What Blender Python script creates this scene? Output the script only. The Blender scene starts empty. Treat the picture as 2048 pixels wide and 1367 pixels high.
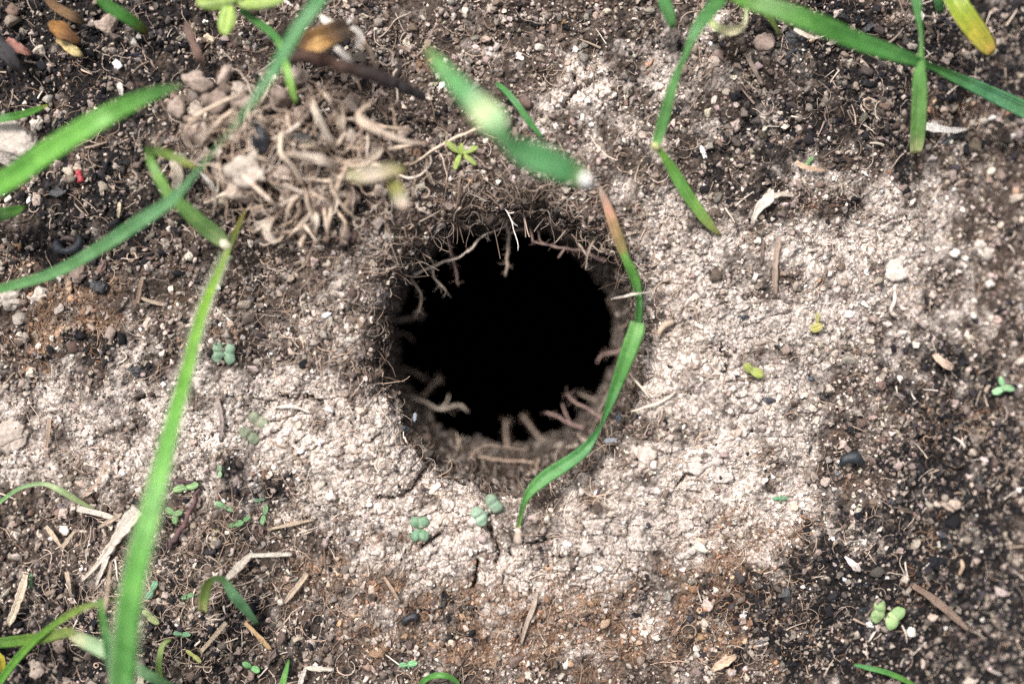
import bpy, math, random
import numpy as np

# ---------------------------------------------------------------- units
# everything is laid out in tenths of a millimetre ("u"), x to the right, v down the slope
# towards the viewer's feet, z up; S turns it into metres.
S = 1e-4
CU, CV, CAMH = 1024.0, 683.5, 2600.0
rng = np.random.default_rng(7)
random.seed(7)
scene = bpy.context.scene

# ---------------------------------------------------------------- camera
cam_d = bpy.data.cameras.new('camera')
cam = bpy.data.objects.new('camera', cam_d)
scene.collection.objects.link(cam)
cam.location = (0, 0, CAMH * S)
cam.rotation_euler = (0, 0, 0)
cam_d.sensor_width = 36.0
cam_d.lens = 36.0 * CAMH / 2048.0
cam_d.clip_start = 0.005
cam_d.clip_end = 200.0
cam_d.dof.use_dof = True
cam_d.dof.focus_distance = (CAMH + 18) * S
cam_d.dof.aperture_fstop = 2.9
cam_d.dof.aperture_blades = 7
scene.camera = cam

# ---------------------------------------------------------------- light
SUN_EL, SUN_AZ = math.radians(60), math.radians(-38)      # azimuth from +Y, clockwise
w = bpy.data.worlds.new('World'); scene.world = w; w.use_nodes = True
wn = w.node_tree.nodes; wl = w.node_tree.links
bg = wn['Background']; bg.inputs['Strength'].default_value = 0.075
sky = wn.new('ShaderNodeTexSky'); sky.sky_type = 'NISHITA'; sky.sun_disc = False
sky.sun_elevation = SUN_EL; sky.sun_rotation = SUN_AZ
sky.dust_density = 6.0; sky.air_density = 1.0; sky.ozone_density = 0.6
hs = wn.new('ShaderNodeHueSaturation'); hs.inputs['Saturation'].default_value = 0.35   # veiled sky
wl.new(sky.outputs[0], hs.inputs['Color']); wl.new(hs.outputs[0], bg.inputs['Color'])
sd = bpy.data.lights.new('sun', 'SUN'); sd.energy = 2.7; sd.angle = math.radians(15)
sd.color = (1.0, 0.96, 0.915)
sun = bpy.data.objects.new('sun', sd); scene.collection.objects.link(sun)
sun.location = (-0.3, 0.4, 1.0)
sun.rotation_euler = (math.radians(90) - SUN_EL, 0, math.pi - SUN_AZ)
vs = scene.view_settings
vs.view_transform = 'Standard'; vs.look = 'None'; vs.gamma = 1.0; vs.use_curve_mapping = False
vs.exposure = 1.08
scene.cycles.max_bounces = 8; scene.cycles.diffuse_bounces = 3; scene.cycles.sample_clamp_indirect = 1.0
scene.cycles.use_denoising = False

# ---------------------------------------------------------------- noise
def _h(ix, iy, seed):
    n = (ix.astype(np.int64) * 374761393 + iy.astype(np.int64) * 668265263 + seed * 974634777) & 0xFFFFFFFF
    n = ((n ^ (n >> 13)) * 1274126177) & 0xFFFFFFFF
    n = ((n ^ (n >> 16)) * 2246822519) & 0xFFFFFFFF
    return ((n ^ (n >> 15)) & 0xFFFFFF) / float(0x1000000)
def perlin(x, y, seed=0):
    x0 = np.floor(x); y0 = np.floor(y); fx = x - x0; fy = y - y0
    ux = fx * fx * fx * (fx * (fx * 6 - 15) + 10); uy = fy * fy * fy * (fy * (fy * 6 - 15) + 10)
    def g(dx, dy):
        a = _h(x0 + dx, y0 + dy, seed) * 2 * np.pi
        return np.cos(a) * (fx - dx) + np.sin(a) * (fy - dy)
    a = g(0, 0) + ux * (g(1, 0) - g(0, 0)); b = g(0, 1) + ux * (g(1, 1) - g(0, 1))
    return (a + uy * (b - a)) * 1.5
def fbm(x, y, oct=4, seed=0):
    r = 0; a = 1.0; t = 0
    for k in range(oct):
        r = r + a * perlin(x * 2 ** k + 17.3 * k, y * 2 ** k - 9.1 * k, seed + k); t += a; a *= 0.55
    return r / t
def worley(x, y, seed=0):
    x0 = np.floor(x); y0 = np.floor(y)
    f1 = np.full(x.shape, 9.0); f2 = f1.copy(); cid = np.zeros(x.shape)
    for dx in (-1, 0, 1):
        for dy in (-1, 0, 1):
            px = x0 + dx + _h(x0 + dx, y0 + dy, seed); py = y0 + dy + _h(x0 + dx, y0 + dy, seed + 51)
            d = np.hypot(px - x, py - y); near = d < f1
            f2 = np.where(near, f1, np.minimum(f2, d)); cid = np.where(near, _h(x0 + dx, y0 + dy, seed + 99), cid)
            f1 = np.where(near, d, f1)
    return f1, f2, cid
def sstep(a, b, x):
    t = np.clip((x - a) / (b - a), 0, 1); return t * t * (3 - 2 * t)
def gauss(u, v, cu, cv, ru, rv):
    return np.exp(-((u - cu) / ru) ** 2 - ((v - cv) / rv) ** 2)

# ---------------------------------------------------------------- the lie of the land
C0 = (1020.0, 697.0)
def rimR(th):                                   # th: 0 = right, 90 deg = up the picture
    c, s = np.cos(th), np.sin(th)
    rx = np.where(c > 0, 278.0, 262.0); ry = np.where(s > 0, 282.0, 298.0)
    r = 1 / np.sqrt((c / rx) ** 2 + (s / ry) ** 2)
    r = r + 9 * perlin(c * 2.1 + 5, s * 2.1, 3) + 8 * perlin(c * 6 + 5, s * 6, 4) + 7 * perlin(c * 14 + 5, s * 14, 14)
    r = r + 26 * np.exp(-((np.angle(np.exp(1j * (th - math.radians(-128))))) / 0.16) ** 2) * 0.35
    return r
def rim_dist(u, v):
    du, dv = u - C0[0], -(v - C0[1])
    return np.hypot(du, dv) - rimR(np.arctan2(dv, du))

PALE = [(120, 860, 170, 120, .5), (330, 780, 140, 90, .45), (1350, 690, 90, 190, .3), (1000, 1210, 420, 170, .36), (230, 900, 260, 120, .42), (1660, 700, 330, 240, .42), (1480, 260, 250, 160, .26), (470, 700, 190, 130, .34), (700, 560, 90, 120, .3), (1180, 320, 140, 80, .35), (640, 880, 160, 90, .8), (1480, 880, 110, 120, .7), (1500, 1000, 120, 80, .6), (1760, 480, 170, 90, .6), (1330, 460, 60, 80, .6), (740, 950, 190, 110, 1.0), (560, 830, 150, 70, .8), (880, 1010, 130, 60, .8), (1000, 1120, 220, 60, .55), (1360, 560, 80, 150, .95),
        (1400, 760, 120, 160, .85), (1430, 930, 130, 90, 1.1), (1310, 1000, 150, 90, .8), (1560, 1060, 150, 80, .8), (1700, 540, 140, 90, .95),
        (1850, 350, 90, 50, .6), (1590, 700, 120, 120, .6), (1150, 190, 110, 90, .9), (1390, 110, 90, 80, .7), (30, 850, 90, 90, .7), (1780, 420, 120, 100, .5), (1240, 1040, 130, 70, .6),
        (420, 840, 70, 60, .7), (340, 930, 70, 50, .5), (250, 640, 70, 60, .35), (940, 1330, 100, 60, .2), (1180, 1190, 190, 80, .4), (1900, 600, 120, 100, .45), (700, 600, 80, 100, .45), (840, 1090, 140, 70, .7)]
CHAR_VIGNETTE = [(1960, 760, 110, 90, .35), (0, 0, 300, 200, .5), (2048, 0, 240, 150, .45), (2048, 1367, 280, 200, .4), (0, 1367, 260, 160, .4), (1990, 60, 120, 120, .6), (2010, 1330, 160, 100, .9), (40, 40, 160, 100, .7), (1740, 1340, 200, 60, .5), (300, 380, 90, 60, .5), (330, 60, 120, 80, .5), (1870, 120, 100, 70, .4), (60, 130, 230, 130, .9), (150, 470, 170, 100, .8), (250, 250, 130, 100, .3), (230, 720, 140, 60, .55), (700, 1000, 80, 60, .25), (520, 960, 140, 50, .5), (470, 760, 60, 80, .7),  # real char, plus corner blobs that paint lens vignette into the soil colour
        (1640, 60, 150, 90, .8), (1540, 260, 150, 80, .5), (1800, 230, 150, 120, .5), (1950, 900, 140, 130, .9), (1740, 1160, 230, 140, .85), (1600, 1250, 170, 100, .6),
        (1980, 1120, 140, 200, .6), (1280, 60, 120, 70, .4), (1880, 720, 90, 80, .45), (1560, 760, 90, 60, .3), (880, 1240, 70, 90, .6), (120, 1300, 250, 140, .55), (480, 1290, 170, 120, .5),
        (1480, 350, 80, 90, .5), (900, 250, 80, 50, .35), (300, 1130, 160, 100, .25), (640, 130, 120, 70, .6), (1900, 1280, 160, 110, .5)]
RUST = [(1150, 1240, 330, 110, .45), (1560, 1120, 160, 160, .35), (1900, 820, 150, 120, .35), (120, 620, 170, 110, .3), (700, 1180, 160, 80, .3), (1050, 1190, 130, 60, .7), (1080, 1290, 200, 70, .6), (160, 640, 130, 60, .75), (160, 170, 120, 70, .5), (1950, 170, 90, 70, .8), (1960, 850, 110, 60, .7), (1450, 1180, 110, 130, .55),
        (1620, 1300, 140, 90, .5), (1900, 1100, 80, 100, .5), (1480, 1030, 60, 50, .4), (880, 190, 40, 60, .4), (650, 1130, 80, 70, .4), (1650, 1030, 70, 50, .3), (790, 1130, 90, 60, .4), (420, 600, 60, 70, .4),
        (1600, 560, 50, 50, .25), (1860, 1160, 60, 60, .5), (400, 1060, 60, 60, .3), (820, 1290, 120, 60, .5), (230, 330, 70, 50, .35)]
PALE_HIGHLIGHT = [(1420, 930, 110, 80, 1), (1560, 1050, 90, 60, .8), (620, 900, 150, 90, .9), (880, 1000, 110, 60, .8), (1000, 1100, 120, 50, .8), (1720, 480, 130, 60, .8), (1370, 700, 70, 110, .7), (1150, 180, 70, 70, .8), (1860, 360, 70, 40, .6), (470, 850, 80, 60, .7)]  # bright highlights painted into the pale soil and crumb colours
def pale_highlight(u, v):
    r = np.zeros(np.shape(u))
    for a in PALE_HIGHLIGHT: r = r + a[4] * gauss(u, v, *a[:4])
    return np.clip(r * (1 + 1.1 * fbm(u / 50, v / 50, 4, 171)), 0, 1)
def zones(u, v):
    wu = u + 60 * perlin(u / 90, v / 90, 21) + 22 * perlin(u / 28, v / 28, 22)
    wv = v + 60 * perlin(u / 90, v / 90, 23) + 22 * perlin(u / 28, v / 28, 24)
    def acc(L):
        r = np.zeros(u.shape)
        for a in L: r += a[4] * gauss(wu, wv, a[0], a[1], a[2], a[3])
        return r
    n1 = fbm(u / 75, v / 75, 5, 31); n2 = fbm(u / 60, v / 60, 5, 41); n3 = fbm(u / 55, v / 55, 4, 61)
    clodm = gauss(u, v, 590, 310, 250, 160) - .0
    out = np.hypot((u - CU) / 1150, (v - CV) / 800)
    amb = 0.32 * sstep(1.0, 1.4, out)  # outer ring that adds vignette darkening to the soil colour
    pale = sstep(.16, 1.16, np.minimum(acc(PALE), 1.0) + 1.5 * n1 + .45 * fbm(u / 24, v / 24, 3, 33) - .8 * clodm + amb * .3)
    char = sstep(.16, .74, np.minimum(acc(CHAR_VIGNETTE), 1.0) * 1.1 + 1.1 * n2 + .4 * fbm(u / 22, v / 22, 3, 43) + amb) * (1 - .75 * pale)
    char = np.maximum(char, .75 * sstep(.3, .8, clodm + .5 * fbm(u / 40, v / 40, 3, 47)))  # soil darkened under the root clod, painting shade into the gaps between roots
    rust = sstep(.18, 1.0, np.minimum(acc(RUST), 1) + .9 * n3) * (1 - .5 * char)
    return pale, char, rust

CRACKS = [[(848, 938), (838, 955), (822, 976), (806, 990), (780, 994), (757, 990)], [(978, 1052), (984, 1068), (996, 1086), (998, 1104), (992, 1122)],
          [(900, 920), (915, 938), (905, 962)], [(1395, 940), (1370, 950), (1352, 968)], [(560, 790), (590, 800), (612, 790), (650, 806)], [(1150, 150), (1160, 175), (1140, 195), (1128, 215)],
          [(270, 800), (290, 790), (315, 800)], [(1040, 1078), (1060, 1086), (1082, 1080)], [(955, 1120), (952, 1150), (948, 1170)], [(1440, 700), (1460, 716), (1450, 740)], [(880, 1065), (862, 1080), (842, 1090)]]
def crack_d(u, v):
    d = np.full(u.shape, 1e4)
    for L in CRACKS:
        us = [p[0] for p in L]; vs_ = [p[1] for p in L]
        m = (u > min(us) - 30) & (u < max(us) + 30) & (v > min(vs_) - 30) & (v < max(vs_) + 30)
        if not m.any(): continue
        uu = u[m] + 5 * perlin(u[m] / 9, v[m] / 9, 71); vv = v[m] + 5 * perlin(u[m] / 9, v[m] / 9, 72); dd = np.full(uu.shape, 1e4)
        for k in range(len(L) - 1):
            (ax, ay), (bx, by) = L[k], L[k + 1]
            t = np.clip(((uu - ax) * (bx - ax) + (vv - ay) * (by - ay)) / ((bx - ax) ** 2 + (by - ay) ** 2), 0, 1)
            dd = np.minimum(dd, np.hypot(uu - ax - t * (bx - ax), vv - ay - t * (by - ay)))
        d[m] = np.minimum(d[m], dd)
    return d
def Gm(u, v):
    d = rim_dist(np.atleast_1d(float(u)), np.atleast_1d(float(v)))[0]; u = np.float64(u); v = np.float64(v)
    h = -150 * sstep(1480, 2150, u) - 60 * sstep(300, 0, u) * sstep(500, 900, v) - 45 * sstep(1150, 1450, v)
    return float(h + 70 * gauss(u, v, 560, 300, 270, 170) + 26 * np.exp(-((d - 70) / 120) ** 2) + 26 * fbm(np.array([u / 240]), np.array([v / 240]), 3, 1)[0] + 3)
def G(u, v, z=None):
    """height of the soil surface outside the burrow"""
    u = np.asarray(u, float); v = np.asarray(v, float); sh = u.shape
    u = np.atleast_1d(u); v = np.atleast_1d(v)
    d = rim_dist(u, v)
    h = -150 * sstep(1480, 2150, u) - 60 * sstep(300, 0, u) * sstep(500, 900, v) - 45 * sstep(1150, 1450, v)
    h = h + 70 * gauss(u, v, 560, 300, 270, 170) + 26 * np.exp(-((d - 70) / 120) ** 2)
    h = h + 26 * fbm(u / 240, v / 240, 3, 1)
    near = sstep(1700, 1300, np.hypot(u - CU, v - CV))
    pale, char, rust = zones(u, v) if z is None else z
    f1, f2, cid = worley(u / 62 + .2 * perlin(u / 30, v / 30, 8), v / 62, 5)
    h = h + near * (10 * (cid - .4) * sstep(0.02, .22, f2 - f1) + 9 * fbm(u / 40, v / 40, 3, 9))
    g1, g2, gid = worley(u / 17 + .25 * perlin(u / 12, v / 12, 18), v / 17 + .25 * perlin(u / 12, v / 12, 28), 15)
    h = h + near * (6.5 + 1.0 * pale) * (gid * .9 + .3) * (1 - np.clip(g1 * 1.25, 0, 1) ** 2)
    k1, k2, kid = worley(u / 38 + .3 * perlin(u / 16, v / 16, 58), v / 38, 45)
    h = h - near * pale * 13 * np.exp(-((k2 - k1) / .05) ** 2) * sstep(.25, .7, kid) + near * pale * 9 * (kid - .4) * sstep(0, .2, k2 - k1)
    h = h + near * 2.2 * perlin(u / 7, v / 7, 12)
    cd = crack_d(u, v)
    h = h - 34 * np.exp(-(cd / 3.4) ** 2) - 8 * np.exp(-(cd / 10) ** 2)
    h = h - 46 * np.exp(-np.maximum(d, 0) / (20.0 + 12 * perlin(u / 50, v / 50, 44)))
    return h.reshape(sh)

# burrow wall: rim curve slides to a narrower throat, then widens into an unseen chamber, enlarged to keep the hole black
PROF = [(0, 0, 0), (40, .07, 0), (95, .22, 0), (150, .43, 0), (205, .66, 0), (260, .87, 0), (310, 1, 0), (350, 1, 14), (400, 1, 60), (480, 1, 130), (640, 1, 260), (950, 1, 620), (2000, 1, 900), (3600, 1, 800), (4200, 1, 300), (4230, 1, -242)]
C1 = (1010.0, 668.0); R1 = 252.0
def wall(th, s, disp=True):
    """th angle, s running index into PROF -> u, v, z"""
    k = np.arange(len(PROF)); dep = np.interp(s, k, [p[0] for p in PROF]); mx = np.interp(s, k, [p[1] for p in PROF]); ex = np.interp(s, k, [p[2] for p in PROF])
    c, sn = np.cos(th), np.sin(th); rr = rimR(th)
    u0 = C0[0] + rr * c; v0 = C0[1] - rr * sn
    z0 = G(u0, v0)
    r1 = R1 + (13 * perlin(c * 2.2, sn * 2.2, 6) + 9 * perlin(c * 6, sn * 6, 16)) + ex
    u1 = C1[0] + r1 * c - .05 * np.maximum(dep - 310, 0); v1 = C1[1] - r1 * sn - .14 * np.maximum(dep - 310, 0)
    u = u0 + (u1 - u0) * mx; v = v0 + (v1 - v0) * mx; z = z0 * (1 - sstep(0, 300, dep)) - dep
    if disp:
        fade = sstep(0, .35, s) * np.where(s > 14.5, 0, 1)
        q = rr * th; q2 = q + 0
        # periodic in th: sample on a cylinder
        def pn(sc, sd): return perlin(c * 250 / sc + dep / sc * .73, sn * 250 / sc - dep / sc * .81, sd)
        f1, f2, cid = worley(c * 250 / 30 + dep / 30 * .7, sn * 250 / 30 - dep / 30 * .75, 77)
        dsp = fade * (17 * pn(70, 81) + 8 * pn(26, 82) + 4 * pn(11, 83) + 9 * (cid - .3) * (1 - np.clip(f1, 0, 1) ** 2))
        u = u - c * dsp; v = v + sn * dsp; z = z + .35 * dsp
    return u, v, z

# ---------------------------------------------------------------- mesh helpers
def world(a):
    a = np.asarray(a, float).reshape(-1, 3)
    return np.column_stack([(a[:, 0] - CU) * S, (CV - a[:, 1]) * S, a[:, 2] * S])
def at(px, py, z):
    """a point at height z that lies on the line of sight through (px, py) of the photo"""
    k = (CAMH - z) / CAMH
    return (CU + (px - CU) * k, CV + (py - CV) * k, z)
def ground_at(px, py, dz=0.0):
    z = 0.0
    for _ in range(4):
        p = at(px, py, z); z = float(G(p[0], p[1])) + dz
    return at(px, py, z)
def mesh_obj(name, co, faces, mat, parent=None, loc=None, cols=None, extra=None, smooth=True, flip=False):
    """co in u units; faces = list of index arrays (n,3)/(n,4) or list of tuples"""
    W = world(co)
    o_loc = np.zeros(3)
    if parent is not None: o_loc = np.array(parent['_w']); W = W - o_loc
    elif loc is not None: o_loc = world([loc])[0]; W = W - o_loc
    me = bpy.data.meshes.new(name)
    if not isinstance(faces, list): faces = [faces]
    if len(faces) and isinstance(faces[0], np.ndarray):
        loops = np.concatenate([f.ravel() for f in faces]); sizes = np.concatenate([np.full(len(f), f.shape[1]) for f in faces])
    else:
        loops = np.array([i for f in faces for i in f]); sizes = np.array([len(f) for f in faces])
    me.vertices.add(len(W)); me.vertices.foreach_set('co', W.astype(np.float32).ravel())
    me.loops.add(len(loops)); me.loops.foreach_set('vertex_index', loops.astype(np.int32))
    me.polygons.add(len(sizes)); st = np.concatenate([[0], np.cumsum(sizes)[:-1]])
    me.polygons.foreach_set('loop_start', st.astype(np.int32)); me.polygons.foreach_set('loop_total', sizes.astype(np.int32))
    me.polygons.foreach_set('use_smooth', np.full(len(sizes), smooth))
    for nm, arr in (('col', cols), ('aux', extra)):
        if arr is not None:
            arr = np.asarray(arr, float)
            if arr.ndim == 1: arr = np.tile(arr, (len(W), 1))
            if arr.shape[1] == 3: arr = np.column_stack([arr, np.ones(len(arr))])
            at_ = me.attributes.new(nm, 'FLOAT_COLOR', 'POINT'); at_.data.foreach_set('color', arr.astype(np.float32).ravel())
    me.update(calc_edges=True); me.validate()
    if mat: me.materials.append(mat)
    o = bpy.data.objects.new(name, me); scene.collection.objects.link(o)
    if parent is not None: o.parent = parent
    else: o.location = o_loc
    return o
def tag(o, label=None, cat=None, group=None, kind=None):
    if label: o['label'] = label
    if cat: o['category'] = cat
    if group: o['group'] = group
    if kind: o['kind'] = kind
    return o
EMPTIES = []
def thing(name, label, cat, loc, group=None):
    o = bpy.data.objects.new(name, None); scene.collection.objects.link(o)
    wloc = world([loc])[0]; o.location = wloc; o['_w'] = list(wloc); o.empty_display_size = .002
    EMPTIES.append(o)
    return tag(o, label, cat, group)

# ---------------------------------------------------------------- materials
def mat_new(name):
    m = bpy.data.materials.new(name); m.use_nodes = True
    nt = m.node_tree; nt.nodes.clear()
    out = nt.nodes.new('ShaderNodeOutputMaterial')
    return m, nt, out
class N:
    def __init__(s, nt): s.nt = nt
    def n(s, t, **kw):
        x = s.nt.nodes.new(t)
        for k, v in kw.items(): setattr(x, k, v)
        return x
    def link(s, a, b): s.nt.links.new(a, b)
    def val(s, x, v):
        if hasattr(v, 'is_output') or isinstance(v, bpy.types.NodeSocket): s.link(v, x)
        else: x.default_value = v
    def math(s, op, a, b=0.0, clamp=False):
        m = s.n('ShaderNodeMath', operation=op, use_clamp=clamp); s.val(m.inputs[0], a); s.val(m.inputs[1], b); return m.outputs[0]
    def mix(s, f, a, b, bt='MIX'):
        m = s.n('ShaderNodeMix', data_type='RGBA', blend_type=bt)
        s.val(m.inputs[0], f)
        for i, c in ((6, a), (7, b)):
            if isinstance(c, tuple) and len(c) == 3: c = c + (1,)
            s.val(m.inputs[i], c)
        return m.outputs[2]
    def noise(s, scale, detail=3, rough=.6, vec=None):
        x = s.n('ShaderNodeTexNoise'); x.inputs['Scale'].default_value = scale; x.inputs['Detail'].default_value = detail; x.inputs['Roughness'].default_value = rough
        if vec is not None: s.link(vec, x.inputs['Vector'])
        return x.outputs['Fac']
    def ramp(s, f, stops):
        r = s.n('ShaderNodeValToRGB'); e = r.color_ramp.elements
        while len(e) < len(stops): e.new(.5)
        for k, (p, c) in enumerate(stops): e[k].position = p; e[k].color = tuple(c) + (1,) if len(c) == 3 else c
        s.link(f, r.inputs[0]); return r.outputs[0]
    def bump(s, h, strength, dist):
        b = s.n('ShaderNodeBump'); b.inputs['Strength'].default_value = strength; b.inputs['Distance'].default_value = dist; s.link(h, b.inputs['Height']); return b.outputs[0]
    def bsdf(s, col, rough, normal=None, spec=.3):
        p = s.n('ShaderNodeBsdfPrincipled'); s.val(p.inputs['Base Color'], col if not isinstance(col, tuple) or len(col) == 4 else col + (1,)); s.val(p.inputs['Roughness'], rough)
        p.inputs['Specular IOR Level'].default_value = spec
        if normal is not None: s.link(normal, p.inputs['Normal'])
        return p.outputs[0]
    def attr(s, name, inst=False):
        a = s.n('ShaderNodeAttribute', attribute_name=name)
        if inst: a.attribute_type = 'INSTANCER'
        return a
    def obj(s):
        return s.n('ShaderNodeTexCoord').outputs['Object']
    def pos(s):
        return s.n('ShaderNodeNewGeometry').outputs['Position']

def soil_material(name, wallish=False):
    m, nt, out = mat_new(name); q = N(nt); P = q.pos()
    if True:
        a = q.attr('aux'); sep = q.n('ShaderNodeSeparateColor'); q.link(a.outputs['Color'], sep.inputs[0]); pale, char, rust = sep.outputs[0], sep.outputs[1], sep.outputs[2]
    n1 = q.noise(420, 5, .65, P); n2 = q.noise(1500, 4, .6, P); n3 = q.noise(3800, 3, .6, P)
    v = q.n('ShaderNodeTexVoronoi'); v.inputs['Scale'].default_value = 1300; q.link(P, v.inputs['Vector'])
    brown = q.ramp(n1, [(.3, (.020, .015, .0125)), (.5, (.052, .038, .031)), (.7, (.14, .106, .088))])  # fines kept darker than the crumbs, painting shade into the crevices between grains
    brown = q.mix(q.math('MULTIPLY', n3, .42), brown, q.ramp(n2, [(.35, (.032, .024, .021)), (.65, (.26, .205, .172))]))
    col = brown if not wallish else q.mix(1, brown, (.32, .30, .29), 'MULTIPLY')  # wall soil colour lowered to paint in the dimness of the burrow
    if True:
        palec = q.ramp(n2, [(.28, (.22, .178, .156)), (.48, (.52, .45, .405)), (.72, (.74, .68, .635))])
        if not wallish: palec = q.mix(q.math('MULTIPLY', a.outputs['Alpha'], .8), palec, q.mix(1, palec, (1.32, 1.31, 1.29), 'MULTIPLY'))  # painted highlights lift the pale colour further
        charc = q.ramp(n2, [(.35, (.006, .006, .007)), (.6, (.02, .017, .017)), (.75, (.07, .055, .047))])
        rustc = q.ramp(n2, [(.3, (.065, .042, .031)), (.52, (.20, .128, .088)), (.75, (.42, .315, .245))])
        jit = q.math('MULTIPLY', q.math('SUBTRACT', q.noise(900, 5, .7, P), .5), 2.6)
        def msk(x): return q.math('ADD', x, q.math('MULTIPLY', jit, q.math('MULTIPLY', x, q.math('SUBTRACT', 1.6, x))), clamp=True)
        col = q.mix(msk(rust), col, rustc); col = q.mix(msk(pale), col, palec); col = q.mix(msk(char), col, charc)
    # grain-to-grain colour differences
    g = q.n('ShaderNodeSeparateColor'); q.link(v.outputs['Color'], g.inputs[0])
    col = q.mix(.55, col, q.ramp(g.outputs[0], [(.0, (.35, .34, .34)), (.5, (.95, .95, .95)), (1, (1.5, 1.46, 1.42))]), 'MULTIPLY')
    hgt = q.math('ADD', q.math('MULTIPLY', v.outputs['Distance'], -1.0), q.math('MULTIPLY', n3, .7))
    nrm = q.bump(hgt, 1.0, .0006)
    q.link(q.bsdf(col, .95, nrm, .15), out.inputs[0])
    return m
def crumb_material():
    m, nt, out = mat_new('soil_crumb'); q = N(nt); o = q.obj(); c = q.attr('col', True).outputs['Color']
    P = q.pos()
    n1 = q.noise(2600, 4, .65, P); n2 = q.noise(9000, 2, .6, P)
    col = q.mix(.8, c, q.ramp(n1, [(.28, (.45, .43, .42)), (.5, (1, 1, 1)), (.75, (1.45, 1.43, 1.4))]), 'MULTIPLY')
    nrm = q.bump(q.math('ADD', n1, q.math('MULTIPLY', n2, .5)), .8, .0003)
    q.link(q.bsdf(col, .9, nrm, .2), out.inputs[0]); return m
def attr_material(name, rough=.8, bump=.4, scale=3000, var=.6, spec=.25, stretch=None):
    m, nt, out = mat_new(name); q = N(nt); c = q.attr('col').outputs['Color']; P = q.pos()
    n1 = q.noise(scale, 4, .65, P)
    col = q.mix(var, c, q.ramp(n1, [(.28, (.5, .48, .46)), (.5, (1, 1, 1)), (.75, (1.4, 1.38, 1.35))]), 'MULTIPLY')
    q.link(q.bsdf(col, rough, q.bump(n1, bump, .0003), spec), out.inputs[0]); return m
def straw_material():
    m, nt, out = mat_new('dry_straw'); q = N(nt); c = q.attr('col').outputs['Color']; P = q.pos()
    a = q.attr('aux'); sp = q.n('ShaderNodeSeparateColor'); q.link(a.outputs['Color'], sp.inputs[0])
    cv = q.n('ShaderNodeCombineXYZ'); q.link(q.math('MULTIPLY', sp.outputs[0], 9.0), cv.inputs[0]); q.link(q.math('MULTIPLY', sp.outputs[1], 1.6), cv.inputs[1])
    q.link(q.attr('aux').outputs['Fac'], cv.inputs[2])
    fib = q.noise(1.6, 5, .7, cv.outputs[0]); n1 = q.noise(1100, 5, .7, P); n2 = q.noise(4200, 3, .6, P)
    col = q.mix(.9, c, q.ramp(fib, [(.3, (.42, .38, .34)), (.5, (1, 1, 1)), (.72, (1.35, 1.32, 1.28))]), 'MULTIPLY')
    col = q.mix(.85, col, q.ramp(n1, [(.3, (.45, .40, .36)), (.5, (1, 1, 1)), (.7, (1.2, 1.18, 1.15))]), 'MULTIPLY')
    q.link(q.bsdf(col, .6, q.bump(q.math('ADD', fib, q.math('MULTIPLY', n2, .6)), .8, .0004), .25), out.inputs[0]); return m
def leaf_material(name, rough=.42, trans=.32, dust=.66):
    m, nt, out = mat_new(name); q = N(nt); c = q.attr('col').outputs['Color']; P = q.pos()
    a = q.attr('aux'); sp = q.n('ShaderNodeSeparateColor'); q.link(a.outputs['Color'], sp.inputs[0])
    vein = q.math('SINE', q.math('MULTIPLY', sp.outputs[0], 44.0))
    vein = q.math('ADD', q.math('MULTIPLY', vein, .5), .5)
    mid = q.math('SUBTRACT', 1.0, q.math('MULTIPLY', q.math('ABSOLUTE', q.math('SUBTRACT', sp.outputs[0], .5)), 14.0), clamp=True)
    n1 = q.noise(900, 4, .6, P); n2 = q.noise(5000, 2, .5, P)
    col = q.mix(.5, c, q.ramp(n1, [(.3, (.58, .64, .52)), (.5, (1, 1, 1)), (.72, (1.4, 1.28, 1.2))]), 'MULTIPLY')
    n3 = q.noise(260, 3, .6, P)
    col = q.mix(.7, col, q.ramp(n3, [(.32, (.62, .70, .55)), (.5, (1, 1, 1)), (.68, (1.45, 1.22, 1.35))]), 'MULTIPLY')
    col = q.mix(q.math('MULTIPLY', vein, .5), col, q.mix(1, col, (1.6, 1.42, 1.5), 'MULTIPLY'))
    col = q.mix(q.math('MULTIPLY', mid, .45), col, q.mix(1, col, (1.7, 1.45, 1.6), 'MULTIPLY'))
    col = q.mix(q.math('GREATER_THAN', n2, dust), col, (.34, .36, .26))
    nrm = q.bump(q.math('ADD', vein, q.math('MULTIPLY', n2, .6)), .35, .0002)
    b = q.bsdf(col, rough, nrm, .4)
    t = q.n('ShaderNodeBsdfTranslucent'); q.link(q.mix(1, col, (1.5, 1.35, .7), 'MULTIPLY'), t.inputs[0])
    mx = q.n('ShaderNodeMixShader'); mx.inputs[0].default_value = trans; q.link(b, mx.inputs[1]); q.link(t.outputs[0], mx.inputs[2]); q.link(mx.outputs[0], out.inputs[0])
    return m
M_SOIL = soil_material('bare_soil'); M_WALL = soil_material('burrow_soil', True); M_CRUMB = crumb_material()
M_ROOT = attr_material('root_skin', .75, .5, 2600, .7); M_HAIR = attr_material('root_hair', .8, .1, 5000, .35)
M_STRAW = straw_material(); M_CHAR = attr_material('charcoal', .42, .7, 2600, .8, .5)
M_CLOD = attr_material('dry_clod', .95, 1.0, 1500, .7, .1); M_LEAF = leaf_material('grass_leaf', .36, .38); M_SEED = leaf_material('seedling_leaf', .65, .2, .58)

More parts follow.
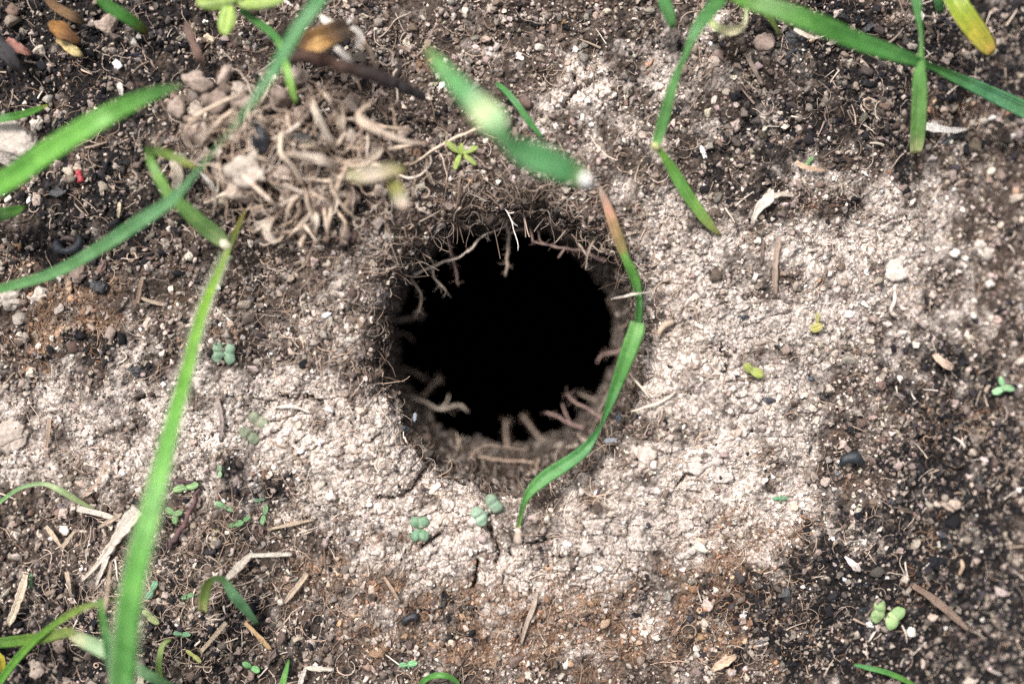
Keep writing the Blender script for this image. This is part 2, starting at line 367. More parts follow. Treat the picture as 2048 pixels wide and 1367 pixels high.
# ---------------------------------------------------------------- ground and burrow sheets
NT = 1900
def ring_mesh(name, rings_uvz, mat, aux=None, close=False):
    nr = len(rings_uvz); co = np.concatenate([np.column_stack(r) for r in rings_uvz])
    i = np.arange(nr - 1)[:, None] * NT; j = np.arange(NT)[None, :]; j2 = (j + 1) % NT
    f = np.stack([i + j, i + NT + j, i + NT + j2, i + j2], -1).reshape(-1, 4)
    return mesh_obj(name, co, f, mat, extra=aux)
th = np.linspace(0, 2 * np.pi, NT, endpoint=False)
rr0 = rimR(th)
rings = []; d = 0.0; ds = []
while d < 1180: ds.append(d); d += 2.4 if d < 120 else min(3.9, 2.4 + (d - 120) * .006)
while d < 400000: ds.append(d); d *= 1.13
co = []
for d in ds:
    f = math.exp(-d / 500.0); r = (rr0 * f + 281 * (1 - f)) + d
    co.append((C0[0] + r * np.cos(th), C0[1] - r * np.sin(th)))
U = np.array([c[0] for c in co]); V = np.array([c[1] for c in co])
zn = zones(U, V); Zg = G(U, V, zn)
Zg = np.where(np.hypot(U - CU, V - CV) > 2500, np.clip(Zg, -400, 200), Zg)
ground = ring_mesh('ground', [(U[k], V[k], Zg[k]) for k in range(len(ds))], M_SOIL, aux=np.column_stack([zn[0].ravel(), zn[1].ravel(), zn[2].ravel(), pale_highlight(U, V).ravel()]))
tag(ground, 'bare crumbly soil with pale dust, black ash and rusty patches', 'ground', kind='structure')
ss = np.concatenate([np.linspace(0, 7, 86), np.linspace(7.15, 15, 44)])
bu = [wall(th, np.full(NT, s)) for s in ss]
wa = []
for k, s_ in enumerate(ss):
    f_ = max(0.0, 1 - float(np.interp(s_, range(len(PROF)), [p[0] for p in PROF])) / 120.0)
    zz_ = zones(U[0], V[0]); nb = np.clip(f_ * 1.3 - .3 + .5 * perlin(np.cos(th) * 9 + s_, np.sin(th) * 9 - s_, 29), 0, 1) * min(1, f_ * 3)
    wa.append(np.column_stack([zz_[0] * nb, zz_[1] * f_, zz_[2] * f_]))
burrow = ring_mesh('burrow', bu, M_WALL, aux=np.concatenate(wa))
tag(burrow, 'round dark burrow hole dug into the bare soil', 'burrow')

# ---------------------------------------------------------------- soil crumbs (countless): one point cloud carrying small lumps
def lump(seed, sub=2, rough=.35, flat=.75, cuts=9):
    import bmesh
    bm = bmesh.new(); bmesh.ops.create_icosphere(bm, subdivisions=sub, radius=1.0)
    co = np.array([v.co[:] for v in bm.verts]); fa = np.array([[v.index for v in f.verts] for f in bm.faces]); bm.free()
    r = np.random.default_rng(seed); k = 1.0
    for _ in range(cuts):
        n = r.normal(size=3); n /= np.linalg.norm(n); c = r.uniform(.42, .80)
        dd = co @ n; co = co - np.outer(np.maximum(dd - c, 0), n) * .96
    for _ in range(7):
        n = r.normal(size=3) * r.uniform(1.5, 5); p = r.uniform(0, 6.28); k = k + rough / 3.2 * np.sin(co @ n + p)
    co = co * np.asarray(k)[:, None] if np.ndim(k) else co
    co[:, 2] *= flat; return co / np.abs(co).max(), fa
var_col = bpy.data.collections.new('crumb_shapes')
NV = 14
for k in range(NV):
    c, f = lump(100 + k, 2, .45, .8)
    me = bpy.data.meshes.new('crumb_shape'); me.from_pydata(c.tolist(), [], f.tolist()); me.update()
    me.polygons.foreach_set('use_smooth', np.full(len(f), k % 2 == 0)); me.materials.append(M_CRUMB)
    var_col.objects.link(bpy.data.objects.new('crumb_shape_%02d' % k, me))
def crumb_cloud(name, label, pos, rad, col):
    n = len(pos)
    me = bpy.data.meshes.new(name); me.vertices.add(n); me.vertices.foreach_set('co', world(pos).astype(np.float32).ravel())
    a = me.attributes.new('rot', 'FLOAT_VECTOR', 'POINT'); a.data.foreach_set('vector', rng.uniform(0, 6.283, (n, 3)).astype(np.float32).ravel())
    sc = rad[:, None] * rng.uniform(.65, 1.3, (n, 3)) * S
    a = me.attributes.new('scl', 'FLOAT_VECTOR', 'POINT'); a.data.foreach_set('vector', sc.astype(np.float32).ravel())
    a = me.attributes.new('idx', 'INT', 'POINT'); a.data.foreach_set('value', rng.integers(0, NV, n).astype(np.int32))
    a = me.attributes.new('col', 'FLOAT_COLOR', 'POINT'); a.data.foreach_set('color', np.column_stack([col, np.ones(n)]).astype(np.float32).ravel())
    o = bpy.data.objects.new(name, me); scene.collection.objects.link(o)
    ng = bpy.data.node_groups.new('crumbs', 'GeometryNodeTree')
    ng.interface.new_socket('Geometry', in_out='INPUT', socket_type='NodeSocketGeometry'); ng.interface.new_socket('Geometry', in_out='OUTPUT', socket_type='NodeSocketGeometry')
    gi = ng.nodes.new('NodeGroupInput'); go = ng.nodes.new('NodeGroupOutput')
    ip = ng.nodes.new('GeometryNodeInstanceOnPoints'); ci = ng.nodes.new('GeometryNodeCollectionInfo')
    ci.inputs['Collection'].default_value = var_col; ci.inputs['Separate Children'].default_value = True; ci.inputs['Reset Children'].default_value = True
    def na(nm, t):
        x = ng.nodes.new('GeometryNodeInputNamedAttribute'); x.data_type = t; x.inputs['Name'].default_value = nm; return x.outputs['Attribute']
    L = ng.links.new
    L(gi.outputs[0], ip.inputs['Points']); L(ci.outputs[0], ip.inputs['Instance']); ip.inputs['Pick Instance'].default_value = True
    L(na('idx', 'INT'), ip.inputs['Instance Index']); L(na('rot', 'FLOAT_VECTOR'), ip.inputs['Rotation']); L(na('scl', 'FLOAT_VECTOR'), ip.inputs['Scale'])
    L(ip.outputs[0], go.inputs[0])
    md = o.modifiers.new('crumbs', 'NODES'); md.node_group = ng
    return tag(o, label, 'soil crumbs', kind='stuff')
PAL = {'pale': np.array([[.60, .525, .472], [.50, .425, .375], [.64, .57, .52], [.40, .325, .28], [.55, .465, .41], [.32, .255, .218]]),
       'brown': np.array([[.20, .155, .13], [.29, .235, .20], [.11, .083, .070], [.37, .31, .27], [.21, .18, .163], [.44, .38, .335], [.15, .108, .088]]),
       'char': np.array([[.016, .015, .018], [.03, .027, .03], [.06, .05, .047], [.12, .098, .085], [.22, .18, .155], [.30, .25, .215], [.012, .012, .016]]),
       'rust': np.array([[.27, .16, .10], [.38, .265, .19], [.18, .11, .075], [.28, .20, .155], [.44, .345, .28], [.33, .21, .14]])}
def crumb_colors(u, v, n):
    p, c, r = zones(u, v); x = rng.uniform(size=n); k = np.full(n, 1)
    jit = rng.normal(0, .16, n)
    k = np.where(x < np.clip(p * .90 + .03 + jit * .3, 0, 1), 0, k)
    y = rng.uniform(size=n); k = np.where(y < r * .62, 3, k); y = rng.uniform(size=n); k = np.where(y < c * .85 + .09 * (rng.uniform(size=n) < .7), 2, k)
    col = np.zeros((n, 3))
    for i, nm in enumerate(('pale', 'brown', 'char', 'rust')):
        m = k == i; col[m] = PAL[nm][rng.integers(0, len(PAL[nm]), m.sum())]
    col *= np.exp(rng.normal(0, .30, n))[:, None] * (1 + rng.normal(0, .03, (n, 3)))
    col *= (1 + .32 * pale_highlight(u, v) * (k == 0))[:, None]
    q = rng.uniform(size=n) < .004; col[q] = [.72, .68, .63]
    return np.clip(col, .006, .82), p, c
def scatter(n, r0, sig, rmin, rmax, pale_keep=1.0):
    u = rng.uniform(-330, 2400, n); v = rng.uniform(-260, 1640, n)
    d = rim_dist(u, v); rad = np.clip(r0 * np.exp(rng.normal(0, sig, n)), rmin, rmax)
    p, c, r = zones(u, v)
    cl = fbm(u / 60, v / 60, 3, 91)
    keep = (d > rad * .3) & (rng.uniform(size=n) < (1 - p * (1 - pale_keep)) * np.clip(.62 + 1.5 * cl, .12, 1))
    return u[keep], v[keep], rad[keep] * (1 - .12 * p[keep])
U_, V_, R_ = [], [], []
for a in ((2200, 11.5, .25, 8.5, 19, .15), (42000, 6.0, .34, 3.0, 12, .32), (120000, 2.9, .36, 1.4, 6, 1.0)):
    x = scatter(*a); U_.append(x[0]); V_.append(x[1]); R_.append(x[2])
u = np.concatenate(U_); v = np.concatenate(V_); r = np.concatenate(R_)
z = G(u, v) + r * .28
col, p, c = crumb_colors(u, v, len(u))
crumb_cloud('soil_crumbs', 'loose crumbs and grains of soil covering the bare ground', np.column_stack([u, v, z]), r, col)
n = 15000
t = rng.uniform(0, 6.2832, n); s = rng.uniform(0.05, 7.6, n); wu, wv, wz = wall(t, s)
r = np.clip(4.2 * np.exp(rng.normal(0, .45, n)), 1.8, 14)
col = PAL['brown'][rng.integers(0, 7, n)] * np.exp(rng.normal(-.95, .4, n))[:, None]  # brown palette lowered as well, for the painted shade of the wall
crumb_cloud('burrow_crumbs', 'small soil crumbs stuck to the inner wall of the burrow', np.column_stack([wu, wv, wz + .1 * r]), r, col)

# ---------------------------------------------------------------- fine roots (countless hair): one mesh of thin tubes per colour
def tubes(paths, radii, sides=4):
    """paths (n, m, 3), radii (n, m) -> verts, faces"""
    paths = np.asarray(paths, float); n, m, _ = paths.shape
    T = np.gradient(paths, axis=1); T /= np.linalg.norm(T, axis=2, keepdims=True) + 1e-9
    ref = np.where(np.abs(T[..., 2:3]) > .9, np.array([1., 0, 0]), np.array([0, 0, 1.]))
    A = np.cross(T, ref); A /= np.linalg.norm(A, axis=2, keepdims=True) + 1e-9; B = np.cross(T, A)
    ang = np.arange(sides) * 2 * np.pi / sides
    V = paths[:, :, None, :] + radii[:, :, None, None] * (np.cos(ang)[None, None, :, None] * A[:, :, None, :] + np.sin(ang)[None, None, :, None] * B[:, :, None, :])
    idx = np.arange(n * m * sides).reshape(n, m, sides)
    a = idx[:, :-1]; b = idx[:, 1:]
    f = np.stack([a, np.roll(a, -1, 2), np.roll(b, -1, 2), b], -1).reshape(-1, 4)
    return V.reshape(-1, 3), f
def hair_paths(u, v, ln, m=12, curl=.35, lift=5.0, zf=None):
    n = len(u); a = rng.uniform(0, 6.283, n); k = rng.normal(0, curl, n); P = np.zeros((n, m, 3)); step = ln / m
    cu, cv = u.copy(), v.copy()
    for i in range(m):
        P[:, i, 0] = cu; P[:, i, 1] = cv
        a = a + k + rng.normal(0, curl, n); cu = cu + np.cos(a) * step; cv = cv + np.sin(a) * step
    z = G(P[..., 0], P[..., 1]); z = (z + np.roll(z, 1, 1) + np.roll(z, -1, 1)) / 3 if m > 3 else z
    z[:, 0] = G(P[:, 0, 0], P[:, 0, 1]); z[:, -1] = G(P[:, -1, 0], P[:, -1, 1])
    P[..., 2] = z + lift * rng.uniform(.3, 1.3, n)[:, None] + lift * .6 * np.sin(np.linspace(0, 3.14, m))[None] * rng.uniform(-.5, 1.5, n)[:, None]
    return P
def hairs(name, label, P, r, cols, sides=4):
    n, m, _ = P.shape
    taper = np.linspace(1, .45, m)[None] * r[:, None]
    V, f = tubes(P, taper, sides); C = np.repeat(cols, m * sides, axis=0)
    return tag(mesh_obj(name, V, f, M_HAIR, cols=C), label, 'root hairs', kind='stuff')
def pick(n, dens):
    """n points with density function dens(u, v)"""
    us, vs2 = [], []; tot = 0
    while tot < n:
        u = rng.uniform(-300, 2350, 4 * n); v = rng.uniform(-240, 1620, 4 * n); d = rim_dist(u, v)
        k = (rng.uniform(size=4 * n) < dens(u, v)) & (d > 4); us.append(u[k]); vs2.append(v[k]); tot += k.sum()
    return np.concatenate(us)[:n], np.concatenate(vs2)[:n]
HB = np.array([[.36, .27, .21], [.46, .36, .29], [.26, .185, .14], [.55, .46, .39], [.18, .125, .095], [.40, .29, .22]])
def d_fine(u, v):
    dd = rim_dist(u, v); return .04 + .30 * np.exp(-(np.maximum(dd, 0) / 110) ** 2) + .7 * sstep(.15, .6, fbm(u / 90, v / 90, 3, 131)) + .35 * gauss(u, v, 560, 300, 230, 150) + .6 * gauss(u, v, 350, 1180, 260, 150) + .3 * gauss(u, v, 640, 650, 150, 150)
u, v = pick(4300, d_fine); ln = rng.uniform(18, 90, len(u))
hairs('fine_root_hairs', 'fine dry beige root hairs tangled over the soil', hair_paths(u, v, ln, 12, .20, 3.5), np.clip(.72 * np.exp(rng.normal(0, .38, len(u))), .45, 2.2), HB[rng.integers(0, 6, len(u))] * np.exp(rng.normal(0, .2, len(u)))[:, None])
def d_rust(u, v): return zones(u, v)[2]
u, v = pick(2600, d_rust); HR = np.array([[.21, .115, .068], [.28, .18, .115], [.16, .088, .055], [.30, .225, .17]])
hairs('rusty_root_fibres', 'rusty orange root fibres matted into the soil', hair_paths(u, v, rng.uniform(14, 55, len(u)), 9, .42, 1.5), np.clip(.72 * np.exp(rng.normal(0, .3, len(u))), .5, 1.9), HR[rng.integers(0, 4, len(u))] * np.exp(rng.normal(0, .25, len(u)))[:, None])

u, v = pick(520, lambda a, b: .05 + .4 * zones(a, b)[1] + .8 * gauss(a, b, 330, 1180, 300, 170))
HS = np.array([[.48, .40, .33], [.36, .28, .22], [.28, .21, .165], [.54, .47, .41], [.18, .135, .11]])
tag(hairs('straw_litter', 'x', hair_paths(u, v, rng.uniform(14, 60, len(u)), 5, .05, 6), np.clip(1.7 * np.exp(rng.normal(0, .35, len(u))), .9, 3.6), HS[rng.integers(0, 5, len(u))] * np.exp(rng.normal(0, .2, len(u)))[:, None], 5), 'short dry straw bits strewn over the dark soil', 'straw litter')

# ================================================================ things
def lift(px, py, h):
    """a point h above the soil that is seen at (px, py)"""
    z = h
    for _ in range(3):
        p = at(px, py, z); z = Gm(p[0], p[1]) + h
    return at(px, py, z)
def spline(P, n):
    P = np.asarray(P, float); m = len(P)
    if m == 2: t = np.linspace(0, 1, n)[:, None]; return P[0] * (1 - t) + P[1] * t
    Q = np.vstack([2 * P[0] - P[1], P, 2 * P[-1] - P[-2]])
    seg = np.linalg.norm(np.diff(P[:, :3], axis=0), axis=1) + 1e-6; cum = np.concatenate([[0], np.cumsum(seg)]) / seg.sum()
    out = []
    for t in np.linspace(0, 1, n):
        k = min(int(np.searchsorted(cum, t, 'right')) - 1, m - 2); f = (t - cum[k]) / (cum[k + 1] - cum[k])
        a, b, c, d = Q[k], Q[k + 1], Q[k + 2], Q[k + 3]
        out.append(.5 * (2 * b + (c - a) * f + (2 * a - 5 * b + 4 * c - d) * f * f + (3 * b - a - 3 * c + d) * f ** 3))
    return np.array(out)
def grad_cols(stops, t):
    if not isinstance(stops, list): stops = [(0, stops), (1, stops)]
    return np.column_stack([np.interp(t, [s[0] for s in stops], [s[1][k] for s in stops]) for k in range(3)])
def strip_geo(P, thick=1.6, keel=.16, n=None, wob=.0):
    """P rows: u, v, z, width, roll -> closed leaf-like strip with a keel"""
    P = np.asarray(P, float)
    if P.shape[1] == 4: P = np.column_stack([P, np.zeros(len(P))])
    ln = np.linalg.norm(np.diff(P[:, :3], axis=0), axis=1).sum(); n = n or int(np.clip(ln / 9, 10, 110))
    Q = spline(P, n); C = Q[:, :3]; W = np.maximum(Q[:, 3], 1.0); roll = Q[:, 4]
    T = np.gradient(C, axis=0); T /= np.linalg.norm(T, axis=1, keepdims=True) + 1e-9
    sd = np.cross(T, [0, 0, 1.0]); ls = np.linalg.norm(sd, axis=1, keepdims=True)
    for i in range(n):
        if ls[i, 0] < .15: sd[i] = sd[i - 1] if i else [1, 0, 0]
    sd /= np.linalg.norm(sd, axis=1, keepdims=True) + 1e-9
    nm = np.cross(sd, T); s2 = sd * np.cos(roll)[:, None] + nm * np.sin(roll)[:, None]; n2 = np.cross(s2, T)
    x = np.linspace(-1, 1, 9); xb = np.linspace(.8, -.8, 7)
    V = []; A = []
    for i in range(n):
        w_ = W[i] / 2; wb = 1 + wob * (math.sin(i * .9 + P[0, 0]) + math.sin(i * 2.3 + P[0, 1]) + .6 * math.sin(i * 4.1)); 
        for a in x: V.append(C[i] + s2[i] * a * w_ * wb + n2[i] * (keel * w_ * abs(a) ** 1.3)); A.append((a * .5 + .5, i / n, 0))
        for a in xb: V.append(C[i] + s2[i] * a * w_ * wb + n2[i] * (keel * w_ * abs(a) ** 1.3 - thick)); A.append((a * .5 + .5, i / n, 0))
    k = 16; F = []
    for i in range(n - 1):
        for j in range(k):
            j2 = (j + 1) % k; F.append((i * k + j, i * k + j2, (i + 1) * k + j2, (i + 1) * k + j))
    F.append(tuple(range(k - 1, -1, -1))); F.append(tuple(range((n - 1) * k, n * k)))
    t = np.repeat(np.linspace(0, 1, n), k)
    return np.array(V), F, t, np.array(A)
def strip(name, pts, cols, mat=None, parent=None, thick=1.6, keel=.28, wob=.0):
    """pts: (px, py, height above soil, width in the picture[, roll])"""
    R = []
    for p in pts:
        q = lift(p[0], p[1], p[2]); k = (CAMH - q[2]) / CAMH
        R.append((q[0], q[1], q[2], p[3] * k, p[4] if len(p) > 4 else 0))
    V, F, t, A = strip_geo(R, thick, keel, wob=wob)
    return mesh_obj(name, V, F, mat or M_LEAF, parent=parent, loc=None if parent is not None else tuple(R[0][:3]), cols=grad_cols(cols, t), extra=A)
def grass(label, pts, cols, group=None, name='grass_shoot', keel=.3):
    return tag(strip(name, pts, cols, keel=keel), label, 'grass blade', group)
def tube_obj(name, P, cols, mat, parent=None, sides=8, jit=.0, seed=0):
    """P rows u, v, z, r"""
    P = np.asarray(P, float); ln = np.linalg.norm(np.diff(P[:, :3], axis=0), axis=1).sum()
    n = int(np.clip(ln / 5, 8, 90)); Q = spline(P, n); r = np.random.default_rng(seed)
    if jit:
        for k in range(3): Q[1:-1, k] += jit * np.interp(np.arange(1, n - 1), np.arange(0, n + 3, 3), r.normal(size=len(np.arange(0, n + 3, 3))))
    rad = np.maximum(Q[:, 3], .4) * (1 + .13 * np.interp(np.arange(n), np.arange(0, n + 2, 2), r.normal(size=len(np.arange(0, n + 2, 2)))))
    rad[0] *= .7; rad[-1] *= .5
    V, f = tubes(Q[None, :, :3], rad[None], sides)
    F = [tuple(x) for x in f] + [tuple(range(sides - 1, -1, -1)), tuple(range((n - 1) * sides, n * sides))]
    C = grad_cols(cols, np.repeat(np.linspace(0, 1, n), sides)) * np.exp(np.repeat(r.normal(0, .12, n), sides))[:, None]
    return mesh_obj(name, V, F, mat, parent=parent, loc=None if parent is not None else tuple(Q[0, :3]), cols=C)
def gtube(name, pts, cols, mat, parent=None, jit=.8, seed=0, sides=8):
    R = []
    for p in pts:
        q = lift(p[0], p[1], p[2]); R.append((q[0], q[1], q[2], p[3]))
    return tube_obj(name, R, cols, mat, parent, sides, jit, seed)

GB = (.10, .30, .045); GT = (.075, .225, .085); GD = (.045, .16, .03); GO = (.15, .21, .03); GY = (.27, .29, .04); GP = (.33, .42, .21); TAN = (.42, .30, .16); GBR = (.13, .36, .06)

# ---------------------------------------------------------------- grass
grass('broad bright green blade slanting from the left edge up to a pointed tip',
      [(-90, 395, 150, 44), (0, 370, 210, 46), (100, 302, 240, 46), (200, 240, 240, 42), (280, 200, 215, 33), (330, 181, 195, 22), (368, 169, 185, 4)], [(0, GB), (.7, GBR), (.9, GD), (1, (.06, .12, .03))])
grass('long narrow bluish green blade crossing over the root clod to the left edge',
      [(690, -90, 200, 24, .1), (640, 0, 260, 30, .2), (595, 62, 265, 30, .3), (545, 150, 260, 29, .5), (480, 240, 240, 17, .9), (440, 288, 225, 11, 1.0), (390, 350, 210, 14, .6), (345, 400, 190, 24, .2), (268, 452, 170, 28, 0), (200, 496, 150, 25, 0), (110, 545, 130, 22, 0), (0, 578, 110, 18, 0), (-100, 600, 20, 12, 0)], [(0, GT), (.45, (.10, .25, .115)), (1, (.08, .22, .06))])
grass('short dark green blade end poking down from the top edge near the left corner', [(190, -30, 130, 20), (212, 8, 120, 24), (245, 30, 105, 24), (278, 52, 75, 20), (294, 66, 50, 9)], [(0, GD), (.7, (.05, .19, .03)), (1, (.14, .14, .03))])
grass('light green blade pointing onto the root clod', [(480, 20, 90, 14), (520, 48, 110, 16), (555, 80, 130, 15), (572, 130, 135, 14), (580, 165, 130, 16), (592, 206, 105, 6)], [(0, GD), (.45, (.06, .2, .05)), (.6, (.2, .42, .09)), (1, (.24, .44, .10))])
grass('thin dark green blade at the left edge above the large pale clod', [(-60, 246, 40, 14), (0, 238, 60, 16), (50, 228, 55, 15), (84, 215, 40, 9), (98, 210, 30, 3)], [(0, (.05, .22, .03)), (.85, (.07, .22, .03)), (1, (.3, .3, .06))])
grass('stubby dark green blade end at the left edge beside the bluish blade', [(-50, 448, 50, 22), (0, 430, 80, 26), (28, 423, 75, 22), (50, 412, 60, 5)], [(0, GD), (1, (.07, .2, .03))])
pl = thing('grass_plant', 'tall grass plant at lower left with a broad fuzzy blade and a folded side leaf', 'grass plant', lift(247, 1420, 0))
strip('leaf_blade', [(242, 1480, 130, 45), (247, 1367, 240, 48), (258, 1230, 300, 46), (275, 1130, 320, 43), (300, 1030, 315, 40), (320, 950, 295, 36), (350, 830, 240, 28), (375, 740, 195, 24), (400, 640, 150, 21), (430, 560, 110, 16), (462, 485, 80, 12), (482, 440, 70, 10), (491, 418, 66, 3)], [(0, (.06, .24, .05)), (.15, (.10, .30, .08)), (.6, GBR), (.85, (.16, .33, .04)), (.95, GO), (1, (.2, .16, .05))], parent=pl)
ED = spline([lift(*p[:3]) + (p[3],) for p in [(242, 1480, 130, 52), (247, 1367, 240, 56), (258, 1230, 300, 54), (275, 1130, 320, 50), (300, 1030, 315, 47), (320, 950, 295, 42), (350, 830, 240, 33), (375, 740, 195, 28), (400, 640, 150, 24), (430, 560, 110, 19), (462, 485, 80, 14)]], 420)
HP = []
for i in range(10, 410):
    for sg in (-1, 1):
        tx, ty = ED[i + 5, 0] - ED[i - 5, 0], ED[i + 5, 1] - ED[i - 5, 1]; l_ = math.hypot(tx, ty); wx, wy = -ty / l_ * sg, tx / l_ * sg; e = ED[i, 3] * .38; L_ = random.uniform(5, 11); k_ = random.uniform(.1, .9)
        HP.append([(ED[i, 0] + wx * (e + L_ * f) + tx / l_ * L_ * f * k_, ED[i, 1] + wy * (e + L_ * f) + ty / l_ * L_ * f * k_, ED[i, 2] + 3 + 2 * f) for f in (0, .5, 1)])
HP = np.array(HP); V_h, f_h = tubes(HP, np.tile([.5, .4, .25], (len(HP), 1)), 3)
tag(mesh_obj('leaf_hairs', V_h, f_h, M_HAIR, parent=pl, cols=(.55, .62, .42)), kind='stuff')
strip('side_leaf', [(452, 488, 82, 22), (432, 470, 88, 34), (400, 445, 100, 33), (368, 415, 120, 28), (340, 392, 135, 22), (315, 350, 145, 20), (300, 318, 140, 16), (292, 298, 130, 8)], [(0, (.30, .42, .20)), (.2, (.20, .38, .12)), (1, (.11, .26, .045))], parent=pl)
strip('side_leaf_tip', [(291, 297, 130, 8), (315, 303, 128, 17), (345, 312, 122, 17), (372, 325, 118, 15), (394, 337, 112, 5)], [(0, (.12, .25, .04)), (1, (.14, .17, .02))], parent=pl)
gtube('node', [(440, 480, 84, 8), (452, 489, 80, 12), (462, 492, 72, 7)], (.62, .60, .44), M_ROOT, pl)
grass('wide blurred green blade raised above the hole, ending in a torn tip', [(850, 92, 330, 6, .6), (862, 108, 345, 20, .5), (882, 132, 360, 32, .4), (905, 158, 370, 38, .3), (935, 190, 390, 42, .2), (968, 222, 395, 60, 0), (990, 248, 395, 60, .2), (1008, 276, 390, 34, .8), (1040, 300, 380, 52, .3), (1085, 320, 370, 62, .1), (1128, 338, 355, 54, 0), (1150, 349, 345, 44, 0), (1168, 359, 335, 30, .2), (1176, 364, 330, 14, .4)],
      [(0, (.22, .24, .12)), (.12, (.11, .30, .09)), (.33, (.12, .33, .14)), (.44, (.36, .47, .24)), (.5, (.24, .42, .20)), (.58, GT), (.9, (.08, .27, .10)), (.96, (.3, .42, .2)), (1, (.66, .66, .6))], keel=.1)
grass('thin dark green blade lying half hidden under the wide blurred blade', [(992, 166, 20, 7), (1012, 183, 30, 12), (1035, 210, 40, 13), (1060, 245, 40, 12), (1085, 276, 30, 6)], (.06, .22, .06))
pl = thing('grass_plant', 'kinked grass plant above right of the hole, bent at a pale node between two blades', 'grass plant', lift(1450, -10, 0))
strip('leaf_blade', [(1462, -40, 120, 30, .2), (1440, 0, 150, 32, .3), (1397, 55, 165, 27, .5), (1373, 108, 160, 16, .8), (1358, 140, 155, 15, .6), (1342, 185, 140, 20, .2), (1328, 235, 120, 23, 0), (1315, 280, 95, 20, 0), (1310, 292, 90, 14, 0)], [(0, GD), (.4, (.06, .2, .06)), (1, (.11, .28, .08))], parent=pl)
strip('bent_blade', [(1310, 290, 90, 8, .2), (1325, 308, 80, 14, .2), (1350, 348, 60, 23, .1), (1372, 385, 45, 24), (1395, 418, 35, 22), (1416, 445, 26, 20), (1440, 470, 16, 5)], [(0, (.14, .3, .04)), (.4, (.12, .32, .07)), (.72, (.14, .28, .06)), (1, (.2, .2, .07))], parent=pl)
gtube('node', [(1304, 286, 88, 6), (1311, 292, 90, 9), (1319, 296, 86, 6)], (.33, .34, .16), M_ROOT, pl)
grass('blunt green blade stub dropping from the top edge left of the kinked plant', [(1322, -40, 120, 24), (1328, 0, 110, 26), (1338, 30, 95, 24), (1346, 56, 80, 10)], [(0, (.07, .25, .08)), (1, (.14, .36, .12))])
grass('long dark green blade sloping from the top edge down to the right edge', [(1440, -30, 140, 24), (1490, 0, 190, 34), (1560, 22, 220, 38), (1640, 52, 230, 42), (1720, 86, 220, 38), (1800, 112, 200, 28, .3), (1860, 131, 180, 15, .8), (1900, 150, 165, 20, .5), (1960, 178, 150, 27, .2), (2048, 220, 130, 36), (2140, 262, 90, 34)], [(0, (.09, .22, .03)), (.3, (.06, .21, .04)), (.6, (.07, .24, .06)), (.75, (.08, .25, .12)), (1, (.13, .29, .14))])
grass('upright green blade at top right standing in front of the long sloping blade', [(1826, -40, 140, 22), (1832, 0, 170, 20, .2), (1842, 60, 190, 11, .9), (1843, 100, 190, 11, .9), (1840, 140, 185, 22, .4), (1838, 185, 170, 31), (1836, 240, 140, 32), (1833, 285, 110, 30), (1831, 306, 95, 22)], [(0, GT), (.3, GD), (.5, (.12, .30, .08)), (.85, (.18, .38, .11)), (1, (.42, .46, .24))])
grass('short wide yellow-green blade with blunt end in the top right corner', [(1890, -40, 160, 38), (1908, 0, 180, 44), (1935, 42, 190, 46), (1962, 78, 185, 42), (1978, 98, 180, 30), (1984, 108, 178, 14)], [(0, (.13, .27, .03)), (.45, (.24, .32, .03)), (.85, (.36, .34, .05)), (1, (.28, .22, .06))])
grass('pale ring-curled leaf sheath hanging near the top edge between two green blades', [(1418, 28, 60, 9), (1424, 48, 70, 15), (1444, 60, 85, 19), (1466, 63, 90, 19), (1484, 54, 85, 15), (1492, 34, 70, 9), (1490, 10, 60, 8)], [(0, (.25, .35, .12)), (.35, (.45, .52, .32)), (.7, (.62, .64, .5)), (1, (.3, .4, .15))])
grass('narrow olive grass spike right of the ring-curled sheath', [(1512, -10, 80, 16), (1528, 20, 70, 15), (1545, 45, 50, 11), (1560, 72, 26, 4)], [(0, (.08, .2, .03)), (1, (.17, .24, .06))])
grass('small blurry dark blade stub at the top edge left of the yellow-green blade', [(1872, -30, 110, 20), (1876, 0, 100, 20), (1880, 26, 85, 12)], (.06, .2, .06))
BBp = [(1036, 1058, 2, 6), (1040, 1035, 16, 11, .6), (1046, 1008, 32, 14, .5), (1060, 982, 44, 20, .2), (1090, 954, 52, 28), (1130, 928, 56, 27), (1165, 902, 54, 24, .1), (1190, 868, 50, 17, .6), (1203, 845, 48, 12, .9), (1218, 808, 50, 20, .4), (1236, 760, 54, 26, .2), (1256, 705, 58, 32), (1270, 668, 58, 34), (1275, 645, 52, 30)]
pl = thing('grass_plant', 'single grass blade bowed over the right side of the burrow from base to brown tip', 'grass plant', lift(1036, 1060, 0))
strip('leaf_blade', BBp, [(0, (.20, .36, .08)), (.1, (.12, .32, .09)), (.5, (.07, .27, .08)), (.7, (.06, .23, .05)), (.95, (.11, .30, .07)), (1, (.16, .35, .12))], parent=pl)
strip('folded_blade', [(1272, 660, 44, 20, .7), (1276, 628, 42, 22, .7), (1277, 595, 42, 18, .5), (1270, 560, 44, 22, .3), (1258, 532, 44, 20, .2), (1246, 508, 42, 12, .2)], [(0, (.04, .17, .03)), (.4, (.04, .16, .03)), (1, (.12, .30, .05))], parent=pl)
strip('dry_tip', [(1254, 526, 38, 12), (1244, 498, 40, 20), (1234, 470, 40, 22), (1224, 440, 38, 21), (1213, 408, 32, 17), (1203, 384, 26, 11), (1199, 374, 24, 3)], [(0, (.18, .26, .06)), (.25, (.28, .22, .10)), (.6, (.34, .225, .13)), (.85, (.28, .20, .15)), (1, (.25, .2, .17))], parent=pl)
gtube('stem_base', [(1036, 1088, -6, 10), (1037, 1072, 0, 10), (1037, 1054, 5, 7)], (.38, .31, .26), M_ROOT, pl)
